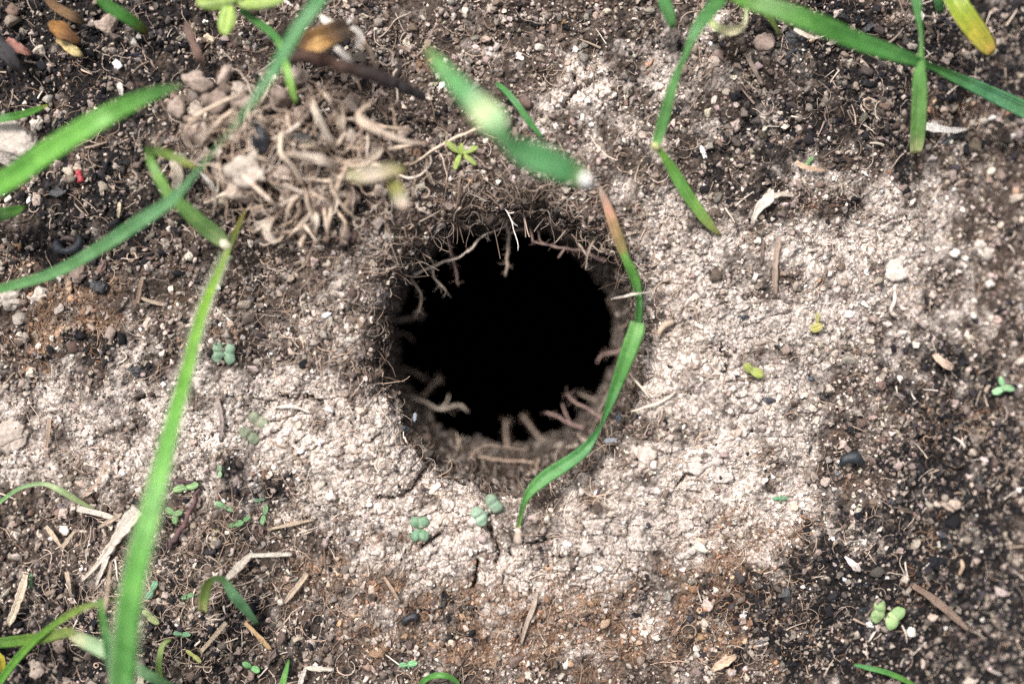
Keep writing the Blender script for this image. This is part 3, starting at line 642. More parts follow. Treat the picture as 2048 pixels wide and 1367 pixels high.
grass('arched pale green leaf folded over the straw mat at lower left', [(406, 1222, 14, 20), (410, 1190, 60, 22), (416, 1166, 95, 19, .3), (432, 1154, 105, 15, .6), (450, 1160, 100, 18, .3), (468, 1188, 80, 22), (490, 1215, 55, 20), (516, 1248, 22, 8)], [(0, (.42, .46, .22)), (.2, (.24, .36, .10)), (.4, (.12, .2, .04)), (.6, (.16, .36, .18)), (.9, (.12, .3, .14)), (1, (.05, .15, .05))])
grass('hair-thin green blade arching along the left edge above the white straw', [(-40, 1035, 20, 6), (0, 1003, 50, 8), (42, 975, 65, 8), (88, 967, 65, 9), (125, 982, 55, 13), (160, 1003, 35, 10), (192, 1019, 10, 4)], [(0, (.12, .3, .1)), (.5, (.25, .38, .2)), (1, (.34, .40, .22))])
pl = thing('grass_plant', 'sharply bent grass blade at the bottom left corner, olive then pale grey-green', 'grass plant', lift(-60, 1300, 0))
strip('leaf_blade', [(-70, 1292, 40, 18), (0, 1284, 90, 22), (70, 1276, 130, 23), (115, 1267, 150, 22), (148, 1260, 160, 16)], [(0, GD), (.6, (.10, .2, .03)), (1, (.2, .26, .08))], parent=pl)
strip('bent_blade', [(142, 1266, 160, 16), (160, 1276, 165, 26), (200, 1294, 175, 32), (235, 1312, 175, 28), (280, 1338, 160, 24), (340, 1372, 130, 20), (400, 1400, 80, 14)], [(0, (.34, .36, .2)), (.15, (.28, .40, .24)), (.5, (.17, .34, .17)), (1, (.13, .34, .10))], parent=pl)
grass('thin green blade crossing the bent blade at the bottom left, tip up and right', [(-40, 1420, 30, 14), (0, 1362, 90, 16), (40, 1310, 130, 16), (90, 1262, 150, 13), (150, 1222, 150, 13), (200, 1204, 140, 10), (235, 1196, 130, 3)], [(0, (.09, .3, .05)), (.6, (.12, .28, .04)), (1, (.15, .2, .04))])
grass('dark green blade rising straight up beside the tall fuzzy blade at the bottom', [(246, 1430, 60, 34), (236, 1367, 150, 32), (226, 1320, 190, 28), (212, 1262, 205, 18), (203, 1215, 205, 12), (201, 1195, 200, 4)], [(0, (.06, .24, .08)), (.6, (.06, .22, .08)), (1, (.1, .24, .05))])
grass('translucent pale green stem right of the tall blade at the bottom edge', [(330, 1410, 30, 16), (322, 1365, 60, 15), (318, 1325, 60, 13), (326, 1288, 45, 10), (342, 1278, 36, 5)], [(0, (.14, .3, .06)), (1, (.28, .38, .14))])
grass('small green blade tip at the bottom edge below the pair of round leaflets', [(560, 1410, 40, 14), (566, 1365, 50, 13), (572, 1340, 40, 10), (578, 1318, 26, 3)], (.10, .28, .06))
grass('green blade bowed like an arch at the bottom edge below the hole', [(838, 1385, 6, 9), (846, 1362, 30, 11), (868, 1350, 44, 12), (892, 1350, 44, 12), (912, 1362, 30, 11), (920, 1385, 6, 8)], [(0, (.1, .3, .06)), (1, (.14, .36, .1))])
grass('slender green blade lying flat near the bottom right edge', [(1708, 1328, 12, 5), (1735, 1334, 26, 10), (1775, 1344, 30, 11), (1815, 1362, 26, 10), (1850, 1385, 10, 6)], [(0, (.1, .3, .12)), (.6, (.12, .32, .06)), (1, (.1, .25, .05))])
grass('yellow blade scrap at the left edge near the bottom corner', [(-30, 1300, 60, 16), (0, 1312, 70, 17), (5, 1330, 66, 15), (7, 1350, 60, 6)], [(0, (.4, .38, .04)), (1, (.33, .3, .04))])
grass('faded grey-green leaf hanging blurred over the lower edge of the root clod', [(694, 346, 190, 12), (720, 352, 215, 30), (755, 346, 230, 32), (790, 338, 230, 26), (812, 342, 225, 8)], [(0, (.36, .36, .22)), (.5, (.40, .37, .30)), (1, (.26, .26, .09))])
grass('olive leaf with a whitish tip drooping toward the hole from the root clod', [(778, 352, 215, 14), (790, 372, 220, 26), (798, 390, 218, 30), (806, 408, 212, 26), (810, 418, 208, 10)], [(0, (.2, .2, .07)), (.4, (.26, .28, .07)), (.75, (.58, .58, .5)), (1, (.62, .62, .56))])
grass('thin pale shoot leaning between the tall blade and the white straw', [(316, 1052, 20, 8), (312, 1030, 34, 11), (310, 1005, 36, 9), (330, 922, 20, 5)], [(0, (.4, .42, .2)), (1, (.3, .42, .2))])

# ---------------------------------------------------------------- seedlings
tag(gtube('torn_leaf_tip', [(1160, 350, 335, 7), (1170, 358, 332, 12), (1176, 366, 326, 11), (1180, 374, 318, 5)], (.70, .70, .68), M_ROOT, seed=3), 'whitish torn scrap at the lower end of the wide blurred blade', 'leaf scrap')
def disc_leaf(name, c, ang, L, W, col, parent, notch=.38, dome=.14, tilt=.0, thick=1.6, mat=None):
    """leaf whose stalk end points to -ang; c in u units"""
    nr, na = 6, 28; V = []; A = []
    for sgn in (0, 1):
        for i in range(nr + 1):
            r = i / nr
            for j in range(na):
                f = j * 2 * math.pi / na; ff = math.atan2(math.sin(f), math.cos(f))
                rad = r * (1 - notch * math.exp(-(ff / .42) ** 2) + .04 * math.sin(5 * f + c[0]))
                if notch < .1: rad = r * (1 - .12 * abs(math.sin(f)))
                x, y = rad * math.cos(f) * L / 2, rad * math.sin(f) * W / 2
                z = -dome * W * r * r + tilt * x - .10 * W * math.exp(-(y / (W * .08)) ** 2) - sgn * thick * (1 - .5 * r)
                X = c[0] + x * math.cos(ang) + y * math.sin(ang); Y = c[1] - (x * math.sin(ang) - y * math.cos(ang))
                V.append((X, Y, c[2] + z)); A.append((.5 + .5 * y / W, .5 + x / L, 0))
    F = []; st = (nr + 1) * na
    for i in range(nr):
        for j in range(na):
            j2 = (j + 1) % na
            F.append((i * na + j, (i + 1) * na + j, (i + 1) * na + j2, i * na + j2)); F.append((st + i * na + j, st + i * na + j2, st + (i + 1) * na + j2, st + (i + 1) * na + j))
    for j in range(na):
        j2 = (j + 1) % na; F.append((nr * na + j, st + nr * na + j, st + nr * na + j2, nr * na + j2))
    V = np.array(V); cc = np.tile(col, (len(V), 1)) * np.exp(.12 * perlin(V[:, 0] / 6, V[:, 1] / 6, 5))[:, None]
    return mesh_obj(name, V, F, mat or M_SEED, parent=parent, cols=cc, extra=np.array(A))
def seedling(label, px, py, h, leaves, col, notch=.38, group=None, stemcol=(.30, .22, .17), name='seedling'):
    """leaves: (dx, dy, angle deg, length, width)"""
    g_ = sum(col) / 3; col = tuple((.84 * c + .16 * g_) * .86 for c in col)
    b = lift(px + 3, py + 5, 0); t = thing(name, label, 'seedling', b, group)
    top = lift(px, py, h)
    tube_obj('stem', [(b[0], b[1], b[2] - 8, 2.6), ((b[0] + top[0]) / 2 + 1, b[1] + 1, (b[2] + top[2]) / 2, 2.2), (top[0], top[1], top[2] - 1, 2.0)], [(0, stemcol), (1, col)], M_ROOT, t, 6)
    for i, (dx, dy, a, L, W) in enumerate(leaves):
        z = top[2] + (1.5 if i % 2 else 0)
        k = disc_leaf('leaf', (top[0] + dx, top[1] + dy, z), math.radians(a), L, W, tuple(np.array(col) * (1 + .16 * math.sin(px + 2.3 * i))), t, notch, tilt=.12)
    return t
SG = (.15, .29, .175)
seedling('seedling of two notched grey-green leaves on black ash left of the hole', 446, 706, 14, [(-13, -2, 180, 27, 42), (13, 2, 0, 27, 42)], (.15, .30, .20))
seedling('dusty seedling of two notched leaves, tilted, on pale soil lower left of the hole', 506, 856, 10, [(10, -15, 55, 28, 46), (-9, 15, 235, 28, 46)], (.24, .31, .19))
seedling('seedling of two notched leaves, one above the other, on pale crust below the hole', 839, 1057, 14, [(0, -13, 90, 26, 38), (0, 14, 270, 26, 38)], (.11, .30, .16))
seedling('seedling of two notched leaves at the lower lip beside the forked crack', 973, 1020, 16, [(15, -13, 38, 30, 42), (-15, 13, 212, 30, 42)], (.16, .31, .20))
seedling('pale green seedling of two notched leaves on dark soil in the lower right', 1776, 1229, 24, [(-18, -6, 165, 32, 50), (17, 8, 325, 32, 54)], (.24, .44, .14))
seedling('pair of light green oval leaflets beside the purple-brown twig', 371, 974, 12, [(-13, 3, 195, 26, 17), (13, -3, 15, 27, 18)], (.20, .42, .14), .05)
seedling('pair of green oval leaflets on bare soil right of the purple-brown twig', 449, 1012, 10, [(-11, -3, 160, 22, 15), (11, 4, 340, 22, 15)], (.14, .38, .15), .05)
seedling('three small green leaflets in a row just below the oval pair', 476, 1046, 9, [(-12, 4, 200, 16, 12), (2, 0, 20, 20, 15), (17, -9, 35, 18, 11)], (.14, .38, .13), .05)
seedling('pair of slim green leaflets standing upright in line beside a thin root', 528, 1029, 10, [(3, -10, 80, 22, 12), (-2, 10, 255, 20, 13)], (.17, .40, .15), .05)
seedling('tiny green leaflet pair half buried at the head of the thin straw roots', 518, 1000, 6, [(-5, 0, 180, 14, 9), (6, -2, 10, 13, 8)], (.11, .26, .15), .05)
seedling('tiny pair of round leaflets, one above the other, on pale soil', 439, 942, 8, [(0, -6, 90, 14, 11), (1, 6, 270, 13, 10)], (.25, .45, .25), .05)
seedling('dull green seedling hidden between the tall blade and the purple-brown twig', 347, 1026, 12, [(-8, -4, 150, 22, 16), (8, 0, 20, 22, 14), (2, 12, 280, 20, 14)], (.13, .30, .09), .05)
seedling('bluish green leaflet pair right of the tall blade near the bottom left', 304, 1180, 10, [(4, -9, 60, 22, 14), (-6, 9, 230, 22, 16)], (.07, .30, .15), .05)
seedling('small dark green leaflet pair on soil left of the arched pale leaf', 375, 1192, 8, [(-6, 2, 190, 16, 11), (6, -2, 10, 16, 11)], (.07, .26, .09), .05)
seedling('faded olive leaf pair beside the tall blade near the bottom', 302, 1232, 12, [(-8, -5, 150, 24, 16), (4, 7, 330, 30, 17)], (.24, .32, .10), .05)
seedling('dark green leaflet pair above the translucent stems at the bottom', 364, 1266, 10, [(-8, 0, 180, 20, 13), (8, 2, 0, 20, 12)], (.06, .24, .10), .05)
seedling('bright green leaflet pair by the bottom edge among brown roots', 502, 1333, 12, [(-9, -4, 155, 20, 15), (9, 5, 335, 20, 16)], (.10, .40, .10), .05)
seedling('bright green leaflet pair flat on dark soil at the bottom edge below the hole', 816, 1328, 12, [(-9, 1, 185, 20, 13), (9, -2, 10, 22, 14)], (.12, .42, .16), .05)
seedling('yellow-green shoot with five narrow leaves above the hole', 922, 306, 20, [(-16, -12, 143, 38, 15), (17, -6, 20, 36, 14), (-7, 17, 250, 34, 14), (18, 13, 320, 34, 12), (1, -9, 92, 22, 10)], (.27, .40, .03), .05, name='leafy_shoot')
seedling('yellow-green folded leaf pair on pale soil right of the hole', 1506, 741, 22, [(-8, -5, 135, 26, 20), (8, 4, 330, 30, 22)], (.25, .34, .025), .05)
seedling('lone lemon yellow leaflet right of the hole, above the folded leaf pair', 1634, 655, 18, [(0, 0, 20, 26, 22), (1, -20, 95, 22, 10)], (.38, .37, .06), .05)
seedling('mint green seedling near the right edge, blurred by the slope', 2006, 774, 24, [(-9, 8, 200, 26, 18), (11, 2, 350, 28, 16), (-2, -12, 110, 22, 14)], (.18, .48, .20), .05)
seedling('tiny turquoise green leaflet pair on grey soil between pale crust and ash', 1559, 996, 8, [(-7, 0, 180, 16, 9), (8, -1, 5, 18, 9)], (.08, .30, .14), .05)
seedling('tiny leaf pair among small stones near the upright blade at top right', 1616, 324, 8, [(-5, 6, 225, 16, 8), (5, -5, 45, 16, 9)], (.12, .34, .10), .05)
seedling('tiny dark green sprout at the left edge of the lower straw mat', 62, 1160, 10, [(0, -6, 90, 16, 9), (0, 7, 270, 18, 9)], (.07, .26, .10), .05)
seedling('yellow-green broad-leaved shoot at the top edge left of the bluish blade', 470, 2, 150, [(-35, -4, 190, 80, 44), (-16, 34, 262, 62, 38), (48, -4, 5, 100, 42), (20, -30, 60, 60, 36)], (.25, .42, .035), .05, name='leafy_shoot')
seedling('small olive leaf stub under the translucent stem at bottom left', 386, 1310, 12, [(-6, -4, 140, 22, 10), (8, 6, 320, 24, 11)], (.32, .36, .05), .05)
seedling('olive green shoot with thin leaves beside a bit of straw', 430, 1072, 8, [(2, -10, 75, 24, 8), (-4, 10, 250, 24, 8)], (.26, .27, .07), .05)

# ---------------------------------------------------------------- straw, twigs, sticks
def straw(label, pts, col, name='straw', cat='straw', thick=3.0, keel=.25):
    return tag(strip(name, pts, col, M_STRAW, thick=thick, keel=keel, wob=.10), label, cat)
SW = (.56, .505, .45); ST = (.46, .37, .285); SB = (.36, .25, .17); SBR = (.42, .27, .16)
straw('large flat whitish straw chip pointing down left beside the tall blade', [(276, 1018, 26, 30), (262, 1034, 26, 30), (240, 1066, 24, 22), (215, 1102, 20, 14), (190, 1133, 16, 9), (163, 1162, 10, 3)], [(0, SW), (1, (.6, .52, .44))])
straw('flat white straw lying crosswise above the large straw chip', [(154, 1016, 22, 11), (190, 1024, 24, 12), (215, 1031, 24, 10), (242, 1041, 20, 6)], SW)
straw('thin pale straw splitting off left of the large straw chip', [(244, 1026, 22, 6), (222, 1040, 24, 8), (196, 1054, 18, 5)], ST)
straw('pointed pale straw just below the large straw chip', [(216, 1110, 18, 8), (206, 1135, 16, 9), (196, 1160, 10, 6), (191, 1172, 8, 3)], (.60, .55, .50))
straw('long thin upright straw crossing the thin green blade at bottom left', [(222, 1122, 60, 5), (217, 1160, 110, 6), (212, 1200, 150, 7), (210, 1224, 150, 5)], ST)
straw('ribbed tan straw standing near the left edge at the bottom', [(52, 1148, 30, 12), (42, 1185, 34, 16), (28, 1225, 26, 15), (16, 1250, 12, 10)], (.55, .46, .36))
straw('short tan straw leaning up right on the left straw mat', [(123, 1096, 24, 8), (135, 1080, 30, 8), (148, 1062, 26, 5)], ST)
straw('short upright tan straw below the small curly roots at left', [(133, 1142, 24, 8), (138, 1168, 24, 8), (142, 1194, 14, 5)], ST)
straw('tan chip of straw at left between the crosswise and upright straws', [(92, 1052, 20, 8), (108, 1072, 24, 9), (124, 1096, 18, 5)], (.5, .4, .3))
straw('clean white straw lying level below the leaflets in the lower left', [(500, 1110, 22, 8), (535, 1109, 26, 9), (584, 1107, 16, 7)], (.72, .66, .58))
straw('frayed white straw bundle above the arched pale leaf', [(450, 1160, 30, 9), (470, 1140, 34, 14), (490, 1120, 28, 15), (505, 1104, 20, 6)], (.70, .62, .54))
straw('split pale straw right of the arched pale leaf', [(614, 1146, 18, 8), (598, 1168, 22, 11), (582, 1188, 18, 11), (569, 1206, 10, 4)], ST)
straw('orange-tan straw stick pointing down right below the arched pale leaf', [(490, 1244, 26, 7), (512, 1266, 28, 9), (536, 1292, 20, 9), (542, 1300, 14, 4)], (.58, .40, .22))
straw('straight tan stick leaning up right below the arched pale leaf', [(400, 1304, 14, 7), (425, 1276, 26, 9), (452, 1244, 24, 8)], (.45, .36, .27))
straw('thin tan straw lying level in the brown mat right of centre left', [(535, 1058, 18, 5), (580, 1048, 22, 7), (628, 1038, 14, 4)], (.50, .40, .30))
straw('pale split straw at the bottom edge by the small green blade tip', [(608, 1334, 22, 6), (635, 1336, 26, 10), (668, 1338, 18, 7)], (.6, .54, .47))
straw('white straw dropping to the bottom edge beside the pale split straw', [(612, 1332, 20, 5), (605, 1352, 22, 9), (598, 1375, 14, 9)], (.66, .62, .56))
straw('pale straw stub leaving the bottom edge right of the tall blade', [(284, 1340, 60, 12), (282, 1358, 60, 13), (280, 1380, 50, 13)], (.62, .54, .44))
straw('white flat straw chip right of the upright blade at top right', [(1848, 252, 34, 16), (1875, 257, 36, 16), (1905, 261, 28, 12), (1936, 258, 18, 4)], [(0, (.76, .73, .70)), (1, (.70, .66, .62))])
straw('pale forked straw on pale soil below the kinked grass plant', [(1543, 378, 20, 12), (1535, 400, 24, 22), (1520, 412, 22, 16), (1508, 436, 16, 11), (1503, 456, 8, 4)], (.66, .60, .53))
straw('short straw branch beside the pale forked straw', [(1540, 396, 22, 8), (1562, 388, 20, 10), (1590, 392, 10, 4)], (.62, .54, .46))
straw('tan wood splinter near the upright blade at top right', [(1592, 322, 16, 6), (1604, 332, 20, 10), (1630, 338, 18, 10), (1652, 340, 8, 5)], (.52, .38, .27))
straw('curled cream straw with a loop on black charcoal at the top edge', [(1588, 58, 26, 5), (1606, 68, 34, 10), (1626, 76, 30, 8), (1640, 72, 22, 4)], (.66, .58, .48))
straw('grey stick slanting on dark soil right of the kinked grass plant', [(1492, 108, 12, 7), (1508, 138, 20, 9), (1526, 172, 10, 5)], (.36, .29, .24))
straw('long straight brown stick upright on pale soil right of the hole', [(1558, 472, 20, 9), (1552, 510, 24, 12), (1550, 550, 22, 11), (1551, 592, 10, 7)], (.36, .28, .23))
straw('slender dark stick just left of the long upright stick', [(1527, 480, 10, 5), (1524, 510, 14, 7), (1522, 530, 8, 4)], (.20, .15, .13))
straw('grey-tan stick upright on rusty soil below the hole', [(1074, 1184, 14, 6), (1066, 1215, 18, 9), (1054, 1245, 18, 9), (1042, 1288, 8, 4)], (.47, .38, .32))
straw('thin tan stick slanting on pale soil left of the charred curl', [(768, 1153, 12, 5), (783, 1176, 16, 7), (800, 1204, 8, 4)], (.45, .34, .26))
straw('long weathered brown stick in the lower right corner', [(1826, 1170, 22, 10), (1860, 1192, 28, 15), (1900, 1225, 26, 15), (1938, 1260, 14, 7)], [(0, (.2, .14, .11)), (1, (.4, .30, .24))])
straw('white pointed seed husk on dark soil in the lower right', [(1690, 1112, 14, 4), (1700, 1122, 20, 12), (1712, 1133, 20, 14), (1722, 1142, 12, 5)], (.74, .66, .62), name='seed_husk', cat='seed husk')
straw('tan wood chip over black charcoal at the bottom right edge', [(1424, 1340, 20, 10), (1440, 1328, 26, 17), (1458, 1318, 26, 17), (1474, 1310, 16, 8)], (.62, .46, .34), name='wood_chip', cat='wood chip')
straw('pinkish wood chip on the blurred slope by the right edge', [(1868, 708, 20, 9), (1880, 720, 26, 16), (1895, 730, 26, 16), (1908, 736, 14, 8)], (.56, .42, .34), name='wood_chip', cat='wood chip')
straw('reddish brown flake near the top left corner', [(14, 78, 26, 10), (30, 92, 34, 20), (48, 102, 32, 17), (64, 108, 18, 5)], (.34, .17, .14), name='bark_flake', cat='bark flake')
straw('white square fleck of straw on dark soil in the upper left', [(228, 122, 14, 12), (234, 128, 16, 14), (241, 136, 12, 13)], (.78, .80, .84), name='straw_fleck', cat='straw')
straw('pale upright straw below the white fleck in the upper left', [(237, 166, 14, 8), (241, 176, 18, 12), (243, 192, 10, 6)], (.66, .6, .56))
straw('small pale straw upright beside the curled black charcoal', [(239, 404, 12, 5), (238, 420, 16, 7), (236, 436, 8, 4)], (.66, .56, .40))
straw('thin brown stick upright on dark soil left of the tall blade', [(284, 556, 14, 6), (279, 582, 18, 9), (274, 610, 8, 6)], (.40, .29, .22))
straw('tan stick lying level right of the thin upright brown stick', [(279, 594, 12, 4), (300, 602, 16, 8), (332, 610, 8, 5)], (.50, .40, .31))
straw('white curved straw on pale soil above the dusty seedling', [(548, 814, 10, 4), (572, 812, 14, 6), (598, 815, 14, 6), (622, 826, 6, 4)], (.74, .67, .60))
straw('weathered grey stick upright beside the tall blade on black ash', [(434, 794, 12, 7), (440, 820, 16, 9), (444, 850, 14, 9), (440, 880, 8, 5)], (.34, .28, .26))
straw('slim brown straw upright on the left below the dark soil', [(100, 838, 12, 6), (97, 866, 18, 8), (92, 902, 8, 5)], (.40, .29, .22))
straw('dry curved stalk rising above the hair-thin arched blade', [(210, 918, 26, 4), (204, 944, 36, 6), (188, 972, 36, 6), (162, 996, 20, 4)], (.48, .36, .28))
straw('white straw spike on the root clod pointing down right', [(400, 344, 20, 4), (412, 356, 26, 8), (426, 374, 20, 8), (434, 386, 12, 4)], (.74, .70, .66))
straw('pale pod-like chip in the folded side leaf of the tall grass', [(345, 306, 30, 14), (354, 330, 36, 24), (356, 360, 34, 24), (352, 384, 20, 14)], (.62, .54, .44), name='wood_chip', cat='wood chip')
straw('golden split seed husk below the brown leaf near the top left', [(112, 80, 26, 6), (128, 88, 36, 15), (148, 102, 40, 18), (166, 112, 28, 7)], [(0, (.36, .24, .11)), (.6, (.58, .48, .24)), (1, (.5, .4, .2))], name='seed_husk', cat='seed husk')
straw('orange-brown dead leaf near the top left corner', [(96, 44, 40, 4), (106, 52, 52, 24, .4), (122, 60, 58, 33, .3), (136, 70, 54, 27, -.3), (148, 78, 46, 22, -.4), (162, 90, 30, 3)], [(0, (.16, .09, .035)), (.4, (.30, .15, .045)), (.6, (.14, .07, .03)), (1, (.12, .06, .03))], name='dead_leaf', cat='dead leaf')
straw('dark brown dead leaf edge running off the top near the left corner', [(88, -8, 44, 10, .5), (108, 10, 66, 24, .6), (122, 20, 72, 19, .2), (146, 34, 66, 21, -.4), (162, 42, 50, 12), (176, 48, 30, 3)], [(0, (.10, .06, .03)), (.5, (.20, .12, .06)), (1, (.05, .04, .03))], name='dead_leaf', cat='dead leaf')
straw('blurred reddish bark strip above the tip of the broad left blade', [(370, 42, 60, 5), (378, 62, 84, 22, .5), (386, 84, 92, 19, .7), (398, 112, 90, 22, .3), (404, 126, 70, 10), (408, 138, 50, 3)], [(0, (.12, .085, .07)), (.6, (.17, .11, .09)), (1, (.14, .1, .08))], name='bark_flake', cat='bark flake')
straw('dark charred bark strip reaching in from the left edge near the top', [(-20, 60, 50, 20, .4), (0, 84, 76, 24, .5), (14, 104, 80, 30, .2), (30, 130, 70, 22, -.3), (46, 154, 40, 4)], [(0, (.03, .035, .045)), (1, (.06, .05, .05))], name='bark_flake', cat='bark flake')
# husk at the top: dark shell with pale split leaves
hk = thing('burnt_husk', 'burnt brown husk with split white straws above the dark twig at the top', 'husk', lift(665, 85, 0))
strip('shell', [(596, 84, 90, 20), (625, 84, 130, 44), (660, 72, 140, 46), (690, 60, 130, 40), (712, 60, 100, 14)], [(0, (.05, .03, .02)), (.4, (.20, .11, .04)), (.7, (.06, .04, .03)), (1, (.2, .15, .1))], M_STRAW, hk, 4, .5)
strip('inner_shell', [(612, 92, 120, 12), (630, 92, 150, 28), (650, 86, 152, 26), (668, 80, 140, 8)], [(0, (.3, .17, .07)), (.5, (.46, .28, .11)), (1, (.3, .16, .06))], M_STRAW, hk, 3, .3)
for a in ([(640, 30, 120, 6), (652, 42, 140, 15), (668, 50, 140, 14), (684, 54, 120, 5)], [(688, 48, 120, 6), (698, 42, 130, 10), (705, 36, 120, 3)], [(700, 54, 120, 8), (716, 62, 130, 13), (720, 82, 130, 14), (704, 102, 110, 5)], [(666, 90, 140, 10), (682, 104, 145, 13), (698, 120, 140, 13), (708, 130, 120, 5)]):
    strip('split_straw', a, (.76, .70, .64), M_STRAW, hk, 3, .25)
def twig(label, pts, cols, seed=1, jit=1.5, name='twig', cat='twig', mat=None):
    return tag(gtube(name, pts, cols, mat or M_ROOT, jit=jit, seed=seed), label, cat)
twig('thick blackened twig slanting down right from the root clod top', [(560, 128, 90, 8), (610, 112, 150, 12), (655, 122, 165, 12), (705, 138, 165, 12), (755, 154, 150, 13), (805, 174, 130, 12), (850, 196, 100, 8)], [(0, (.02, .018, .018)), (.35, (.07, .035, .025)), (.6, (.028, .02, .018)), (1, (.02, .018, .02))])
twig('thin upright grey twig above the blackened twig', [(724, 68, 20, 2.5), (734, 92, 60, 4.5), (744, 118, 70, 4.5), (754, 142, 40, 3)], (.34, .26, .20), 2)
twig('purple-brown twig slanting beside the small leaflets at lower left', [(398, 975, 4, 2.5), (393, 996, 14, 4), (380, 1026, 22, 5), (370, 1048, 18, 4.6), (356, 1070, 18, 6), (334, 1096, 6, 4)], [(0, (.08, .05, .05)), (.5, (.13, .07, .07)), (1, (.06, .045, .05))], 3, 2.4)
twig('short purple twig at the top of the purple-brown twig', [(343, 958, 8, 2.5), (368, 963, 14, 3.6), (396, 964, 6, 3)], (.08, .05, .055), 4)
twig('curved bark-like root on the right lip of the hole', [(1318, 676, 4, 3), (1322, 662, 14, 6), (1332, 650, 18, 7), (1348, 642, 12, 5)], (.42, .33, .25), 5)
twig('fine pale root branching on pale soil right of the hole', [(1262, 822, 4, 2.2), (1290, 814, 10, 2.6), (1318, 806, 10, 2.4), (1354, 782, 4, 1.6)], (.60, .50, .41), 6, .8, 'fine_root', 'root')
twig('bent pale root sticking over the lower right lip of the hole', [(1258, 744, -4, 2), (1272, 762, 10, 2.4), (1288, 780, 10, 2.4), (1300, 796, 2, 1.8)], (.58, .49, .40), 7, .8, 'fine_root', 'root')
twig('thin pale root crossing over the bowed grass blade', [(1222, 598, 20, 1.6), (1250, 592, 58, 2.0), (1276, 587, 64, 2.0), (1304, 584, 20, 1.4)], (.62, .55, .47), 8, .5, 'fine_root', 'root')
twig('hooked pale root on the blurred slope near three white stones', [(1790, 582, 14, 3), (1788, 606, 20, 4), (1782, 624, 18, 4), (1794, 634, 12, 3)], (.58, .50, .43), 9, .8, 'fine_root', 'root')
twig('dry brown root hook on ash in the lower right', [(1922, 1118, 20, 4), (1926, 1132, 26, 5), (1918, 1150, 14, 4)], (.38, .28, .2), 10, .8, 'fine_root', 'root')
twig('long beige root lying between the root clod and the wide blurred blade', [(820, 330, 10, 2), (880, 292, 20, 2.8), (940, 264, 20, 3), (996, 248, 12, 2.4)], (.52, .42, .33), 11, 1, 'fine_root', 'root')
# ---------------------------------------------------------------- roots sticking out of the burrow wall
_ths = np.linspace(0, 2 * np.pi, 220); _ss = np.linspace(.2, 6, 60)
_TT, _SS = np.meshgrid(_ths, _ss); _wu, _wv, _wz = wall(_TT.ravel(), _SS.ravel(), False)
_k = CAMH / (CAMH - _wz); _wx, _wy = CU + (_wu - CU) * _k, CV + (_wv - CV) * _k
def wall_z(px, py):
    i = np.argmin((_wx - px) ** 2 + (_wy - py) ** 2); return float(_wz[i])
RC = (.27, .205, .165); RP = (.29, .20, .175); RG = (.32, .255, .205)
def hole_root(label, pts, r, col=RC, dz=-25, forks=(), seed=1, z=None, name='burrow_root'):
    z0 = wall_z(*pts[0]) if z is None else z
    ext = 22
    if pts[0][1] > 700: col = tuple(c * .8 for c in col)
    if z is None and pts[0][1] < 600: z0 = max(z0, -105); ext = 42
    n = len(pts); a, b = pts[0], pts[1]; l = math.hypot(b[0] - a[0], b[1] - a[1])
    P0 = (a[0] - (b[0] - a[0]) / l * ext, a[1] - (b[1] - a[1]) / l * ext)
    R = [at(P0[0], P0[1], z0 + 4) + (r,)]
    for i, p in enumerate(pts): R.append(at(p[0], p[1], z0 + dz * i / (n - 1)) + (r * .64 * (1 - .45 * i / (n - 1)),))
    if z is None:
        t = thing(name, label, 'root', R[0][:3], 'roots sticking out of the burrow wall')
        tube_obj('main_root', R, col, M_ROOT, t, 8, 1.1, seed)
        RR = spline(np.array(R), 60); rh = random.Random(seed); HP_ = []
        for _ in range(26):
            b_ = RR[rh.randrange(12, 60)]; a_ = rh.uniform(0, 6.28); e_ = rh.uniform(-.5, .5); L_ = rh.uniform(7, 20)
            HP_.append([(b_[0] + math.cos(a_ + e_ * f) * L_ * f, b_[1] + math.sin(a_ + e_ * f) * L_ * f, b_[2] + e_ * 12 * f) for f in (0, .33, .66, 1)])
        V_, f_ = tubes(np.array(HP_), np.tile([.75, .6, .5, .35], (26, 1)), 3)
        tag(mesh_obj('root_hair', V_, f_, M_HAIR, parent=t, cols=tuple(np.array(col) * .9) if not isinstance(col, list) else col[0][1]), kind='stuff')
        for j, fk in enumerate(forks):
            i0 = min(range(len(pts)), key=lambda i: (pts[i][0] - fk[0][0]) ** 2 + (pts[i][1] - fk[0][1]) ** 2); zz = z0 + dz * i0 / (n - 1)
            tube_obj('side_root', [at(p[0], p[1], zz - 4 * k) + (r * .46 * (1 - .4 * k / len(fk)),) for k, p in enumerate(fk)], col, M_ROOT, t, 8, .6, seed + 9 + j)
        return t
    if not forks:
        return tag(tube_obj(name, R, col, M_ROOT, None, 8, .7, seed), label, 'root', 'roots sticking out of the burrow wall')
    t = thing(name, label, 'root', R[0][:3], 'roots sticking out of the burrow wall')
    tube_obj('main_root', R, col, M_ROOT, t, 8, .9, seed)
    for j, fk in enumerate(forks):
        i0 = min(range(len(pts)), key=lambda i: (pts[i][0] - fk[0][0]) ** 2 + (pts[i][1] - fk[0][1]) ** 2); zz = z0 + dz * i0 / (n - 1)
        tube_obj('side_root', [at(p[0], p[1], zz - 4 * k) + (r * .75 * (1 - .3 * k / len(fk)),) for k, p in enumerate(fk)], col, M_ROOT, t, 8, .6, seed + 9 + j)
    return t
hole_root('long thin root arching across the upper left of the hole opening', [(846, 541), (880, 526), (902, 519), (936, 504), (950, 490), (960, 476), (978, 465), (1007, 453), (1016, 440)], 5.0, (.50, .42, .35), 20, seed=2)
